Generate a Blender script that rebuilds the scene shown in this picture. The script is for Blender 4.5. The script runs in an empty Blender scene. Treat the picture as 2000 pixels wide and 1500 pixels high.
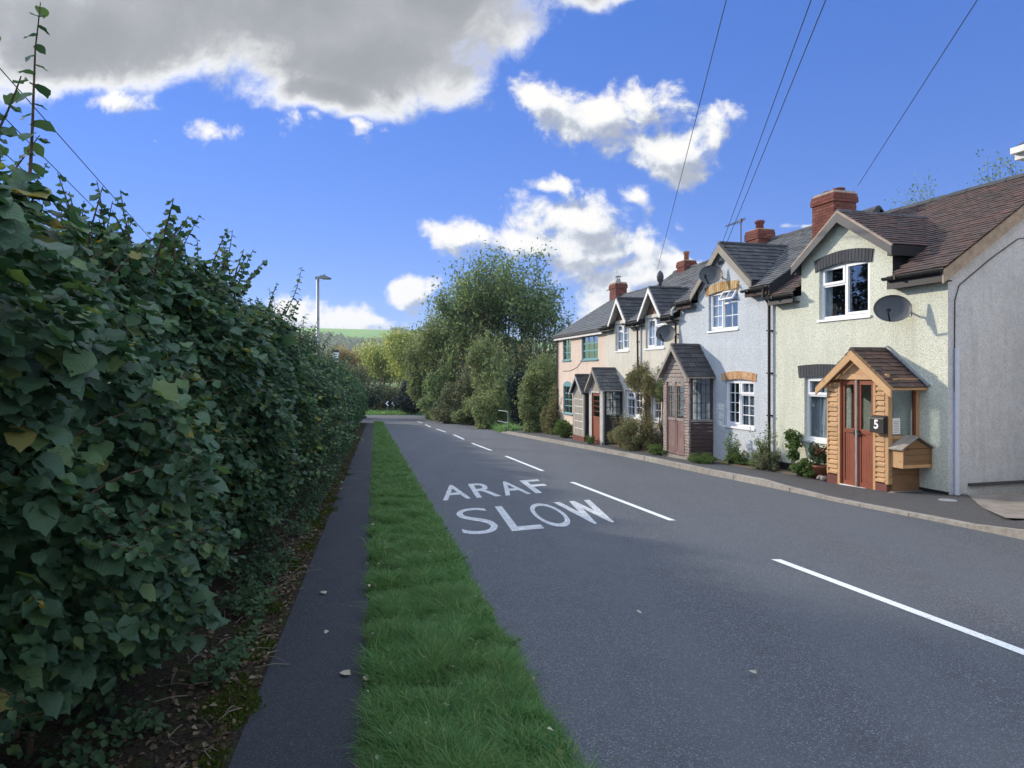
import bpy, math, random
import numpy as np
from mathutils import Vector, Matrix, noise as mnoise
random.seed(7); rng=np.random.default_rng(7)
R=math.radians
scene=bpy.context.scene
COL=scene.collection

# ------------------------------------------------------------------ camera, sky, sun, exposure
EYE=1.7; FPX=1387.0; HOR=730.0
cam_d=bpy.data.cameras.new('camera'); cam=bpy.data.objects.new('camera',cam_d); COL.objects.link(cam)
cam.location=(0,0,EYE); cam.rotation_euler=(R(90),0,0)
cam_d.sensor_width=36; cam_d.lens=36*FPX/2000; cam_d.shift_y=-(750-HOR)/2000
cam_d.clip_start=0.05; cam_d.clip_end=9000
scene.camera=cam
SUN_EL=R(21); SUNV=Vector((-0.80,0.60,0)).normalized()*math.cos(SUN_EL)+Vector((0,0,math.sin(SUN_EL)))
scene.view_settings.view_transform='Standard'; scene.view_settings.look='None'
scene.view_settings.exposure=0.92; scene.view_settings.gamma=1
scene.cycles.max_bounces=6; scene.cycles.transparent_max_bounces=8
sun_d=bpy.data.lights.new('sun','SUN'); sun=bpy.data.objects.new('sun',sun_d); COL.objects.link(sun)
sun_d.energy=2.6; sun_d.angle=R(2.0); sun_d.color=(1,0.89,0.74)
sun.rotation_euler=SUNV.to_track_quat('Z','Y').to_euler()

REAR_FILL=1.25
def build_world():
    w=bpy.data.worlds.new('World'); scene.world=w; w.use_nodes=True
    nt=w.node_tree; N=nt.nodes; L=nt.links; N.clear()
    def node(t,tree=nt,**k):
        n=tree.nodes.new(t)
        for a,b in k.items(): setattr(n,a,b)
        return n
    sky=node('ShaderNodeTexSky'); sky.sky_type='NISHITA'; sky.sun_disc=False
    sky.sun_elevation=SUN_EL; sky.sun_rotation=math.atan2(SUNV.x,SUNV.y)
    sky.air_density=1.0; sky.dust_density=0.0; sky.ozone_density=3.0; sky.altitude=100
    def grp(name,blobs,nscale,amp):
        g=bpy.data.node_groups.new(name,'ShaderNodeTree')
        g.interface.new_socket('P',in_out='INPUT',socket_type='NodeSocketVector')
        g.interface.new_socket('F',in_out='OUTPUT',socket_type='NodeSocketFloat')
        gi=node('NodeGroupInput',g); go=node('NodeGroupOutput',g)
        nz=node('ShaderNodeTexNoise',g); nz.inputs['Scale'].default_value=nscale; nz.inputs['Detail'].default_value=12; nz.inputs['Roughness'].default_value=0.64
        nz.inputs['Distortion'].default_value=0.25
        g.links.new(gi.outputs[0],nz.inputs['Vector'])
        # coarse domain warp
        nw=node('ShaderNodeTexNoise',g); nw.inputs['Scale'].default_value=nscale*0.45; nw.inputs['Detail'].default_value=3
        g.links.new(gi.outputs[0],nw.inputs['Vector'])
        sb=node('ShaderNodeVectorMath',g,operation='SUBTRACT'); sb.inputs[1].default_value=(0.5,0.5,0.5); g.links.new(nw.outputs['Color'],sb.inputs[0])
        sc=node('ShaderNodeVectorMath',g,operation='SCALE'); sc.inputs['Scale'].default_value=0.14; g.links.new(sb.outputs[0],sc.inputs[0])
        ad=node('ShaderNodeVectorMath',g,operation='ADD'); g.links.new(gi.outputs[0],ad.inputs[0]); g.links.new(sc.outputs[0],ad.inputs[1])
        acc=None
        for (u,v,ru,rv,*kk) in blobs:
            kq=kk[0] if kk else 1.0
            s=node('ShaderNodeVectorMath',g,operation='SUBTRACT'); s.inputs[1].default_value=((u-1000)/FPX,(HOR-v)/FPX,0); g.links.new(ad.outputs[0],s.inputs[0])
            m=node('ShaderNodeVectorMath',g,operation='MULTIPLY'); m.inputs[1].default_value=(FPX/ru,FPX/rv,0); g.links.new(s.outputs[0],m.inputs[0])
            l=node('ShaderNodeVectorMath',g,operation='LENGTH'); g.links.new(m.outputs[0],l.inputs[0])
            o=node('ShaderNodeMath',g,operation='MULTIPLY_ADD'); o.inputs[1].default_value=-1.0; o.inputs[2].default_value=kq; g.links.new(l.outputs['Value'],o.inputs[0])
            if acc is None: acc=o
            else:
                x=node('ShaderNodeMath',g,operation='SMOOTH_MAX'); x.inputs[2].default_value=0.15
                g.links.new(acc.outputs[0],x.inputs[0]); g.links.new(o.outputs[0],x.inputs[1]); acc=x
        mn=node('ShaderNodeMath',g,operation='SUBTRACT'); mn.inputs[1].default_value=0.5; g.links.new(nz.outputs['Fac'],mn.inputs[0])
        ma=node('ShaderNodeMath',g,operation='MULTIPLY_ADD'); ma.inputs[1].default_value=amp; g.links.new(mn.outputs[0],ma.inputs[0]); g.links.new(acc.outputs[0],ma.inputs[2])
        g.links.new(ma.outputs[0],go.inputs[0]); return g
    big=[(520,-60,640,250),(180,60,420,150),(700,110,330,130),(860,10,230,140),(640,175,170,70),(-200,60,400,180),(1150,-70,170,80)]
    cum=[(430,228,170,60,.45),(600,222,190,60,.5),(710,235,130,45,.45),(235,190,190,50,.5),(940,160,90,70,.3),(1150,220,150,85),(1270,190,90,60),(1040,190,80,70),(1320,285,100,75),(1380,240,50,50),(1075,358,48,22),(1120,420,150,62),(1215,390,55,50),(1090,480,260,60),(1180,510,170,45),(900,462,110,40),(1290,555,260,50),(1340,520,150,30),(825,577,58,28),(660,628,170,52),(560,612,120,42),(740,615,90,30),(1180,600,90,60),(295,262,40,26,.42),(1560,452,60,14,.6)]
    gb=grp('cloud_bank',big,10.0,1.2); gc=grp('cumulus',cum,15.0,2.7)
    tc=node('ShaderNodeTexCoord'); sx=node('ShaderNodeSeparateXYZ'); L.new(tc.outputs['Generated'],sx.inputs[0])
    my=node('ShaderNodeMath',operation='MAXIMUM'); my.inputs[1].default_value=0.02; L.new(sx.outputs['Y'],my.inputs[0])
    dx=node('ShaderNodeMath',operation='DIVIDE'); L.new(sx.outputs['X'],dx.inputs[0]); L.new(my.outputs[0],dx.inputs[1])
    dz=node('ShaderNodeMath',operation='DIVIDE'); L.new(sx.outputs['Z'],dz.inputs[0]); L.new(my.outputs[0],dz.inputs[1])
    P=node('ShaderNodeCombineXYZ'); L.new(dx.outputs[0],P.inputs[0]); L.new(dz.outputs[0],P.inputs[1])
    off=node('ShaderNodeVectorMath',operation='ADD'); off.inputs[1].default_value=(-0.022,0.028,0); L.new(P.outputs[0],off.inputs[0])
    def use(g,src):
        n=node('ShaderNodeGroup'); n.node_tree=g; L.new(src.outputs[0],n.inputs[0]); return n
    offb=node('ShaderNodeVectorMath',operation='ADD'); offb.inputs[1].default_value=(-0.020,-0.040,0); L.new(P.outputs[0],offb.inputs[0])
    B=use(gb,P); B2=use(gb,offb); C=use(gc,P); C2=use(gc,off)
    def mr(src,a,b,c=0,d=1,smooth=True):
        n=node('ShaderNodeMapRange'); n.interpolation_type='SMOOTHSTEP' if smooth else 'LINEAR'
        n.inputs['From Min'].default_value=a; n.inputs['From Max'].default_value=b; n.inputs['To Min'].default_value=c; n.inputs['To Max'].default_value=d
        L.new(src,n.inputs['Value']); return n
    aB=mr(B.outputs[0],0.0,0.36); aC=mr(C.outputs[0],0.02,0.62)
    # bank colour: bright thin rim, grey body
    rb=node('ShaderNodeValToRGB'); e=rb.color_ramp.elements
    e[0].position=0.0; e[0].color=(0.80,0.84,0.92,1); e[1].position=1.0; e[1].color=(0.335,0.35,0.375,1)
    for p,c in ((0.12,(.62,.66,.73,1)),(0.25,(0.50,0.52,0.56,1)),(0.42,(0.42,0.435,0.46,1)),(0.75,(0.35,0.365,0.39,1))): q=e.new(p); q.color=c
    tB=mr(B.outputs[0],0.05,1.0,smooth=False); L.new(tB.outputs[0],rb.inputs[0])
    dB=node('ShaderNodeMath',operation='SUBTRACT'); L.new(B.outputs[0],dB.inputs[0]); L.new(B2.outputs[0],dB.inputs[1]); lit=mr(dB.outputs[0],-0.02,0.34); edge=mr(B.outputs[0],0.62,0.12)
    lm=node('ShaderNodeMath',operation='MULTIPLY'); L.new(lit.outputs[0],lm.inputs[0]); L.new(edge.outputs[0],lm.inputs[1])
    mb=node('ShaderNodeMix',data_type='RGBA'); L.new(lm.outputs[0],mb.inputs['Factor']); L.new(rb.outputs[0],mb.inputs['A']); mb.inputs['B'].default_value=(1.05,1.05,1.03,1)
    # cumulus colour by slope toward the sun
    df=node('ShaderNodeMath',operation='SUBTRACT'); L.new(C.outputs[0],df.inputs[0]); L.new(C2.outputs[0],df.inputs[1])
    tC=mr(df.outputs[0],-0.42,0.50,smooth=False)
    rc=node('ShaderNodeValToRGB'); e=rc.color_ramp.elements
    e[0].position=0.0; e[0].color=(0.42,0.46,0.54,1); e[1].position=1.0; e[1].color=(1.0,0.98,0.95,1)
    for p,c in ((0.35,(0.54,0.58,0.65,1)),(0.62,(0.82,0.85,0.89,1))): q=e.new(p); q.color=c
    L.new(tC.outputs[0],rc.inputs[0])
    mc=node('ShaderNodeMix',data_type='RGBA'); L.new(aB.outputs[0],mc.inputs['Factor']); L.new(rc.outputs[0],mc.inputs['A']); L.new(mb.outputs['Result'],mc.inputs['B'])
    al=node('ShaderNodeMath',operation='MAXIMUM'); L.new(aB.outputs[0],al.inputs[0]); L.new(aC.outputs[0],al.inputs[1])
    gate=mr(sx.outputs['Y'],0.02,0.2); ga=node('ShaderNodeMath',operation='MULTIPLY'); L.new(al.outputs[0],ga.inputs[0]); L.new(gate.outputs[0],ga.inputs[1])
    # unseen broken bright cloud overhead and behind, added to raise the ambient fill
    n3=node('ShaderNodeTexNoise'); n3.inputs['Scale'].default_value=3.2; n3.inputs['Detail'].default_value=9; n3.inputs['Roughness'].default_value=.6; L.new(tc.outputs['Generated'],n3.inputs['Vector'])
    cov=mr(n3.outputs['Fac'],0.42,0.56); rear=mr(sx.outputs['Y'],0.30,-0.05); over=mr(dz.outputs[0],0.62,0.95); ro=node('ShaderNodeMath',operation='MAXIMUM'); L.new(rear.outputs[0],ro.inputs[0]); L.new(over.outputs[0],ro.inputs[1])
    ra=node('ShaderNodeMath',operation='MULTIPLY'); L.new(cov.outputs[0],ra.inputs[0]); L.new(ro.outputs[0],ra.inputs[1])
    hs=node('ShaderNodeHueSaturation'); hs.inputs['Hue'].default_value=0.515; hs.inputs['Saturation'].default_value=1.30; hs.inputs['Value'].default_value=1.0; L.new(sky.outputs[0],hs.inputs['Color'])
    def vm(op,src,val):
        n=node('ShaderNodeVectorMath',operation=op); L.new(src,n.inputs[0]); n.inputs[1].default_value=val; return n.outputs[0]
    EX=2**scene.view_settings.exposure
    t=vm('MULTIPLY',hs.outputs[0],(.1*EX,)*3); gm=node('ShaderNodeGamma'); gm.inputs['Gamma'].default_value=0.5; L.new(t,gm.inputs['Color'])
    t=vm('MULTIPLY',gm.outputs[0],(.305*10/EX,.445*10/EX,.86*10/EX))
    b1=node('ShaderNodeBackground'); b1.inputs['Strength'].default_value=0.10; L.new(t,b1.inputs[0])
    b2=node('ShaderNodeBackground'); b2.inputs['Strength'].default_value=0.55; L.new(mc.outputs['Result'],b2.inputs[0])
    mx=node('ShaderNodeMixShader'); L.new(ga.outputs[0],mx.inputs[0]); L.new(b1.outputs[0],mx.inputs[1]); L.new(b2.outputs[0],mx.inputs[2])
    out=node('ShaderNodeOutputWorld'); b3=node('ShaderNodeBackground'); b3.inputs['Color'].default_value=(0.80,0.90,1.02,1); b3.inputs['Strength'].default_value=REAR_FILL
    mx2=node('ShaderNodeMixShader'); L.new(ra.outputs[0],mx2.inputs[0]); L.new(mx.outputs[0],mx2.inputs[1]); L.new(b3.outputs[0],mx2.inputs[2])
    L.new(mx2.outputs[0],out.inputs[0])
build_world()

# ------------------------------------------------------------------ materials
class Mat:
    def __init__(s,name,rough=0.8,spec=0.3):
        s.m=bpy.data.materials.new(name); s.m.use_nodes=True; s.nt=s.m.node_tree; s.N=s.nt.nodes; s.L=s.nt.links
        s.b=s.N['Principled BSDF']; s.b.inputs['Roughness'].default_value=rough; s.b.inputs['Specular IOR Level'].default_value=spec
        s.tc=s.N.new('ShaderNodeTexCoord'); s.co=s.tc.outputs['Object']
    def n(s,t,**k):
        n=s.N.new(t)
        for a,b in k.items(): setattr(n,a,b)
        return n
    def scaled(s,sc):
        m=s.n('ShaderNodeMapping'); m.inputs['Scale'].default_value=sc; s.L.new(s.co,m.inputs[0]); return m.outputs[0]
    def noise(s,scale,detail=4,rough=.55,vec=None,dist=0):
        n=s.n('ShaderNodeTexNoise'); n.inputs['Scale'].default_value=scale; n.inputs['Detail'].default_value=detail; n.inputs['Roughness'].default_value=rough; n.inputs['Distortion'].default_value=dist
        s.L.new(vec or s.co,n.inputs['Vector']); return n.outputs['Fac']
    def ramp(s,src,stops):
        r=s.n('ShaderNodeValToRGB'); e=r.color_ramp.elements
        while len(e)<len(stops): e.new(0.5)
        for i,(p,c) in enumerate(stops):
            e[i].position=p; e[i].color=(c[0],c[1],c[2],1) if hasattr(c,'__len__') else (c,c,c,1)
        s.L.new(src,r.inputs[0]); return r.outputs[0]
    def mix(s,f,a,b,mode='MIX'):
        m=s.n('ShaderNodeMix',data_type='RGBA',blend_type=mode)
        for sock,v in ((m.inputs['Factor'],f),(m.inputs['A'],a),(m.inputs['B'],b)):
            if isinstance(v,(int,float)): sock.default_value=v if sock.name=='Factor' else (v,v,v,1)
            elif hasattr(v,'is_output'): s.L.new(v,sock)
            else: sock.default_value=(v[0],v[1],v[2],1)
        return m.outputs['Result']
    def island(s):
        return s.n('ShaderNodeNewGeometry').outputs['Random Per Island']
    def color(s,c):
        if hasattr(c,'is_output'): s.L.new(c,s.b.inputs['Base Color'])
        else: s.b.inputs['Base Color'].default_value=(c[0],c[1],c[2],1)
        return s
    def bump(s,src,strength=.5,dist=.01):
        b=s.n('ShaderNodeBump'); b.inputs['Strength'].default_value=strength; b.inputs['Distance'].default_value=dist
        s.L.new(src,b.inputs['Height']); s.L.new(b.outputs[0],s.b.inputs['Normal']); return s
M={}
def render_mat(name,c,scale=38,bump=.9,stain=(.62,.62,.56),spk=.5):
    m=Mat(name,.9,.2); big=m.noise(1.3,5,.6); fine=m.noise(scale,3,.6); mid=m.noise(9,4,.6)
    a=m.mix(m.ramp(big,[(.38,0),(.72,1)]),c,tuple(x*.86 for x in c))
    a=m.mix(m.ramp(mid,[(.45,0),(.8,.35)]),a,tuple(x*y for x,y in zip(c,stain)))
    a=m.mix(m.ramp(fine,[(.34,spk),(.50,0)]),a,tuple(x*.45 for x in c)); a=m.mix(m.ramp(m.noise(scale*.45,3,.7),[(.36,.5),(.5,0)]),a,tuple(x*.66 for x in c))
    st=m.noise(1.0,5,.65,m.scaled((5,5,.35))); a=m.mix(m.ramp(st,[(.5,0),(.75,.35)]),a,tuple(x*y*.9 for x,y in zip(c,stain)))
    m.color(a); m.bump(fine,bump*.8,.016); M[name]=m.m
render_mat('render_yellow',(.71,.725,.60),38,1.0,(.62,.62,.56),.8)
render_mat('render_white',(.60,.645,.685),34,1.1,(.66,.68,.70),.9)
render_mat('render_cream',(.68,.65,.56),45,.35)
render_mat('render_pink',(.74,.60,.50),45,.3)
render_mat('render_gable',(.68,.71,.76),40,.5,(.48,.50,.42))
render_mat('render_far',(.6,.56,.5),40,.3)
def tile_mat(name,stops,lich=.25,rough=.75):
    m=Mat(name,rough,.35); isl=m.island(); c=m.ramp(isl,stops)
    n=m.noise(3.0,6,.65); l=m.noise(22,4,.6)
    c=m.mix(m.ramp(n,[(.40,0),(.75,.7)]),c,(.05,.052,.045))
    c=m.mix(m.ramp(l,[(.60,0),(.72,lich)]),c,(.24,.25,.19))
    m.color(c); m.bump(m.noise(60,3),.25,.01); M[name]=m.m
tile_mat('tile_brown',[(0,(.06,.042,.038)),(.35,(.10,.06,.052)),(.7,(.135,.075,.062)),(1,(.085,.06,.055))])
tile_mat('tile_slate',[(0,(.075,.08,.09)),(.4,(.10,.105,.115)),(.8,(.14,.14,.14)),(1,(.08,.08,.095))],.3)
tile_mat('tile_dark',[(0,(.035,.036,.042)),(.4,(.055,.056,.065)),(.8,(.08,.078,.082)),(1,(.045,.042,.05))],.15)
tile_mat('tile_bluegrey',[(0,(.09,.10,.115)),(.5,(.12,.13,.145)),(1,(.105,.115,.13))],.08)
tile_mat('tile_porch',[(0,(.06,.045,.04)),(.3,(.10,.06,.05)),(.6,(.18,.09,.07)),(.8,(.09,.07,.06)),(1,(.15,.09,.075))],.3)
def brick_mat(name,stops,mortar=False):
    m=Mat(name,.9,.2); c=m.ramp(m.island(),stops); c=m.mix(m.ramp(m.noise(14,5),[(.45,0),(.8,.6)]),c,(.06,.05,.045))
    m.color(c); m.bump(m.noise(80,3),.3,.006); M[name]=m.m
brick_mat('brick_red',[(0,(.13,.045,.036)),(.4,(.20,.065,.048)),(.75,(.16,.06,.05)),(1,(.25,.10,.075))])
brick_mat('brick_yellow',[(0,(.42,.24,.08)),(.4,(.62,.44,.22)),(.6,(.36,.19,.09)),(1,(.66,.52,.32))])
brick_mat('brick_orange',[(0,(.46,.24,.11)),(.5,(.64,.42,.24)),(1,(.52,.30,.16))])
brick_mat('brick_charcoal',[(0,(.055,.06,.068)),(.5,(.075,.08,.09)),(1,(.065,.07,.075))])
brick_mat('terracotta',[(0,(.30,.11,.06)),(1,(.34,.14,.08))])
def wood_mat(name,a,b,knot=True,rough=.6,vert=True,islev=.55):
    m=Mat(name,rough,.3); v=m.scaled((14,14,1.2) if vert else (1.2,14,14))
    g=m.noise(4,6,.6,v,1.5); c=m.mix(m.ramp(g,[(.35,0),(.65,1)]),a,b)
    c=m.mix(m.ramp(m.island(),[(0,0),(1,islev)]),c,tuple(x*.5 for x in a)); c=m.mix(m.ramp(m.noise(2.5,4,.6),[(.45,0),(.75,.5)]),c,tuple(x*y for x,y in zip(b,(.75,.75,.8))))
    if knot:
        k=m.n('ShaderNodeTexVoronoi'); k.inputs['Scale'].default_value=6; m.L.new(m.co,k.inputs['Vector'])
        c=m.mix(m.ramp(k.outputs['Distance'],[(.08,.8),(.15,0)]),c,tuple(x*.3 for x in b))
    m.color(c); m.bump(g,.3,.004); M[name]=m.m
wood_mat('wood_new',(.68,.43,.22),(.54,.30,.13))
wood_mat('wood_new_h',(.70,.45,.24),(.56,.31,.14),True,.6,False)
wood_mat('wood_red',(.30,.085,.042),(.20,.05,.028),False,.5)
wood_mat('wood_box',(.34,.20,.10),(.24,.13,.065),True,.7,False)
wood_mat('wood_grey_pink',(.52,.46,.42),(.17,.11,.095),False,.9)
wood_mat('wood_dark_aged',(.13,.085,.075),(.05,.035,.034),False,.85,False)
wood_mat('wood_aged_door',(.34,.23,.21),(.12,.06,.055),False,.8)
wood_mat('wood_grey',(.42,.38,.33),(.27,.24,.20),False,.9)
wood_mat('wood_brown_board',(.22,.13,.085),(.13,.075,.05),False,.8,False)
def plain(name,c,rough=.6,spec=.4,var=.12,scale=12,bump=0,metal=0):
    m=Mat(name,rough,spec); n=m.noise(scale,4); m.color(m.mix(m.ramp(n,[(.4,0),(.75,1)]),c,tuple(x*(1-var) for x in c)))
    m.b.inputs['Metallic'].default_value=metal
    if bump: m.bump(m.noise(scale*5,3),bump,.005)
    M[name]=m.m
plain('upvc',(.82,.83,.85),.35,.5,.04); plain('white_paint',(.74,.73,.70),.6,.4,.2); plain('grey_paint',(.45,.44,.42),.7,.3,.3)
plain('black_plastic',(.018,.018,.02),.5,.3,.2); plain('black_paint',(.02,.021,.026),.6,.4,.3); plain('charcoal_paint',(.07,.072,.08),.6,.3,.25)
plain('teal_paint',(.10,.27,.30),.5,.4,.2); plain('stone_verge',(.42,.34,.27),.9,.2,.35,9,.5); plain('lead',(.30,.32,.35),.5,.5,.3)
plain('dish_grey',(.085,.092,.10),.55,.3,.12); plain('galv',(.30,.31,.31),.5,.5,.2,20,0,.6); plain('aluminium',(.5,.5,.5),.4,.5,.1,10,0,.9)
plain('pipe_grey',(.62,.65,.72),.5,.4,.08); plain('curtain',(.85,.85,.84),.9,.1,.12,30); plain('curtain_grey',(.45,.47,.52),.9,.1,.2,30)
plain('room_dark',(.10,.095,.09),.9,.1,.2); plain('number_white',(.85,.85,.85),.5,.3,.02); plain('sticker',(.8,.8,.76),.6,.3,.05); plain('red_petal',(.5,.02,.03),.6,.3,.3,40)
plain('lens_glass',(.55,.55,.5),.3,.5,.1); plain('terracotta_pot',(.30,.13,.08),.8,.2,.3); plain('flint',(.30,.27,.24),.9,.2,.5,14,.6)
m=Mat('glass',.02,.5); m.N.remove(m.b)
g=m.n('ShaderNodeBsdfGlossy'); g.inputs['Roughness'].default_value=.015; g.inputs['Color'].default_value=(.9,.95,1,1)
t=m.n('ShaderNodeBsdfTransparent'); t.inputs['Color'].default_value=(.86,.90,.92,1)
lw=m.n('ShaderNodeLayerWeight'); lw.inputs['Blend'].default_value=.5; pw=m.n('ShaderNodeMath',operation='POWER'); pw.inputs[1].default_value=3.0; m.L.new(lw.outputs['Facing'],pw.inputs[0])
fr=m.n('ShaderNodeMath',operation='MULTIPLY_ADD'); fr.inputs[1].default_value=.85; fr.inputs[2].default_value=.13; m.L.new(pw.outputs[0],fr.inputs[0])
mx=m.n('ShaderNodeMixShader'); m.L.new(fr.outputs[0],mx.inputs[0]); m.L.new(t.outputs[0],mx.inputs[1]); m.L.new(g.outputs[0],mx.inputs[2])
m.L.new(mx.outputs[0],m.N['Material Output'].inputs[0]); M['glass']=m.m
def asphalt(name,base,spk,warm=(1,1,1)):
    m=Mat(name,.82,.35); f=m.noise(230,2,.7); vo=m.n('ShaderNodeTexVoronoi'); vo.inputs['Scale'].default_value=170; m.L.new(m.co,vo.inputs['Vector'])
    big=m.noise(.35,5,.6); mid=m.noise(3.5,5,.65)
    c=m.ramp(m.n('ShaderNodeSeparateColor').outputs[0],[(0,0),(1,1)]) if False else None
    sc=m.n('ShaderNodeSeparateColor'); m.L.new(vo.outputs['Color'],sc.inputs[0])
    c=m.ramp(sc.outputs[0],[(0,tuple(base*.55*w for w in warm)),(.6,tuple(base*w for w in warm)),(.9,tuple(base*1.7*w for w in warm)),(1,tuple(spk*w for w in warm))])
    c=m.mix(m.ramp(big,[(.35,0),(.7,.5)]),c,tuple(base*1.3*w for w in (.92,1,1.12)))
    c=m.mix(m.ramp(mid,[(.5,0),(.8,.35)]),c,tuple(base*.6*w for w in warm))
    # long wheel-track polish along the carriageway
    v=m.n('ShaderNodeMapping'); v.inputs['Rotation'].default_value=(0,0,R(-11.5)); v.inputs['Scale'].default_value=(1.1,.035,1); m.L.new(m.co,v.inputs[0])
    tr=m.noise(1.2,3,.5,v.outputs[0]); c=m.mix(m.ramp(tr,[(.42,0),(.68,.45)]),c,tuple(base*1.4*w for w in (.9,1,1.15)))
    m.color(c); m.bump(f,.55,.012); M[name]=m.m
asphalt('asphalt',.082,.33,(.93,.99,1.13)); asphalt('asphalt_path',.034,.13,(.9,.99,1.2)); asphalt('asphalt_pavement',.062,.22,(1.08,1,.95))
m=Mat('road_paint',.7,.3); w=m.noise(60,5,.7); w2=m.noise(6,3); c=m.mix(m.ramp(w,[(.44,1),(.52,0)]),(.74,.76,.77),(.16,.165,.175)); c=m.mix(m.ramp(w2,[(.35,.55),(.65,0)]),c,(.34,.35,.37)); m.color(c); M['road_paint']=m.m
m=Mat('line_paint',.6,.3); w=m.noise(70,5,.7); c=m.mix(m.ramp(w,[(.38,1),(.43,0)]),(.74,.75,.74),(.2,.2,.21)); m.color(c); M['line_paint']=m.m
m=Mat('kerb_stone',.9,.2); c=m.ramp(m.island(),[(0,(.27,.25,.22)),(.5,(.33,.31,.275)),(1,(.30,.275,.25))]); c=m.mix(m.ramp(m.noise(7,6,.7),[(.45,0),(.75,.8)]),c,(.13,.12,.10)); m.color(c); m.bump(m.noise(90,3),.4,.006); M['kerb_stone']=m.m
m=Mat('concrete',.9,.2); c=m.mix(m.ramp(m.noise(2.5,7,.7),[(.4,0),(.7,1)]),(.28,.25,.22),(.15,.135,.12)); m.color(c); m.bump(m.noise(60,3),.4,.006); M['concrete']=m.m
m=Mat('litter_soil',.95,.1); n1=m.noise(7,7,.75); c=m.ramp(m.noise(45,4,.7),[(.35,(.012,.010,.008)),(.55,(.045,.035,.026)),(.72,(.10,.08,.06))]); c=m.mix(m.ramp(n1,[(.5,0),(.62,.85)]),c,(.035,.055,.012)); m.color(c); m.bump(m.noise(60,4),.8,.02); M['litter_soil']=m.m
m=Mat('bed_soil',.95,.1); c=m.ramp(m.noise(40,4,.7),[(.35,(.10,.075,.055)),(.6,(.22,.17,.13)),(.75,(.32,.27,.22))]); m.color(c); m.bump(m.noise(60,4),.8,.02); M['bed_soil']=m.m
m=Mat('turf',.95,.1); c=m.ramp(m.noise(12,6,.7),[(.3,(.012,.035,.008)),(.6,(.03,.075,.015)),(.8,(.06,.09,.025))]); m.color(c); m.bump(m.noise(80,3),.8,.02); M['turf']=m.m
m=Mat('field',.95,.1); c=m.ramp(m.noise(.05,6,.7),[(.3,(.06,.11,.025)),(.6,(.10,.15,.035)),(.8,(.13,.16,.05))]); m.color(c); M['field']=m.m
m=Mat('hill_field',.95,.1); vo=m.n('ShaderNodeTexVoronoi'); vo.inputs['Scale'].default_value=.0065; m.L.new(m.co,vo.inputs['Vector']); sc=m.n('ShaderNodeSeparateColor'); m.L.new(vo.outputs['Color'],sc.inputs[0])
c=m.ramp(sc.outputs[0],[(0,(.16,.28,.07)),(.4,(.22,.38,.09)),(.7,(.27,.40,.11)),(1,(.18,.30,.08))]); c=m.mix(m.ramp(m.noise(.02,6,.7),[(.4,0),(.8,.5)]),c,(.10,.17,.05)); m.color(c); M['hill_field']=m.m

def leaf_mat(name,stops,trans=.35,rough=.65,spec=.15,nscale=0,under=None,veins=False,patch=None):
    m=Mat(name,rough,spec); isl=m.island(); c=m.ramp(isl,stops)
    if nscale:
        c=m.mix(m.ramp(m.noise(nscale,3),[(.3,.35),(.7,0)]),c,0.01)
    if under is not None:
        bf=m.n('ShaderNodeNewGeometry').outputs['Backfacing']; c=m.mix(bf,c,m.mix(.55,c,under))
    if patch: c=m.mix(m.ramp(m.noise(1.6,5,.65),[(.45,0),(.72,.75)]),c,patch)
    if veins:
        at=m.n('ShaderNodeAttribute'); at.attribute_name='lf'; sp=m.n('ShaderNodeSeparateXYZ'); m.L.new(at.outputs['Vector'],sp.inputs[0])
        ab=m.n('ShaderNodeMath',operation='ABSOLUTE'); m.L.new(sp.outputs[0],ab.inputs[0])
        ma=m.n('ShaderNodeMath',operation='MULTIPLY_ADD'); ma.inputs[1].default_value=-.9; m.L.new(ab.outputs[0],ma.inputs[0]); m.L.new(sp.outputs[1],ma.inputs[2])
        mm=m.n('ShaderNodeMath',operation='MULTIPLY'); mm.inputs[1].default_value=8; m.L.new(ma.outputs[0],mm.inputs[0]); fr=m.n('ShaderNodeMath',operation='PINGPONG'); fr.inputs[1].default_value=.5; m.L.new(mm.outputs[0],fr.inputs[0])
        v1=m.ramp(fr.outputs[0],[(0,1),(.16,0)]); v2=m.ramp(ab.outputs[0],[(0,1),(.045,0)]); vv=m.mix(1.0,v1,v2,'LIGHTEN')
        c=m.mix(m.mix(1.0,vv,.16,'MULTIPLY'),c,m.mix(.5,c,(.16,.24,.12))); m.bump(m.ramp(fr.outputs[0],[(0,0),(.5,1)]),.22,.004)
    m.color(c); t=m.n('ShaderNodeBsdfTranslucent'); hv=m.n('ShaderNodeHueSaturation'); hv.inputs['Saturation'].default_value=1.05; hv.inputs['Value'].default_value=1.7; hv.inputs['Hue'].default_value=.485
    m.L.new(c,hv.inputs['Color']); m.L.new(hv.outputs[0],t.inputs[0]); mx=m.n('ShaderNodeMixShader'); mx.inputs[0].default_value=trans
    m.L.new(m.b.outputs[0],mx.inputs[1]); m.L.new(t.outputs[0],mx.inputs[2]); m.L.new(mx.outputs[0],m.N['Material Output'].inputs[0]); M[name]=m.m
leaf_mat('leaf_hazel',[(0,(.026,.062,.030)),(.30,(.042,.098,.044)),(.60,(.060,.130,.052)),(.80,(.085,.165,.056)),(.92,(.14,.23,.06)),(.988,(.20,.26,.05)),(.997,(.42,.30,.04))],.26,.5,.28,0,(.06,.11,.07),True)
leaf_mat('leaf_hedge_far',[(0,(0.032,0.075,0.038)),(.5,(0.048,0.103,0.048)),(.85,(0.072,0.136,0.054)),(1,(0.129,0.200,0.056))],.28)
leaf_mat('leaf_ash',[(0,(0.068,0.119,0.061)),(.5,(0.115,0.173,0.079)),(.85,(0.173,0.238,0.097)),(1,(0.253,0.305,0.122))],.4)
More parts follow.
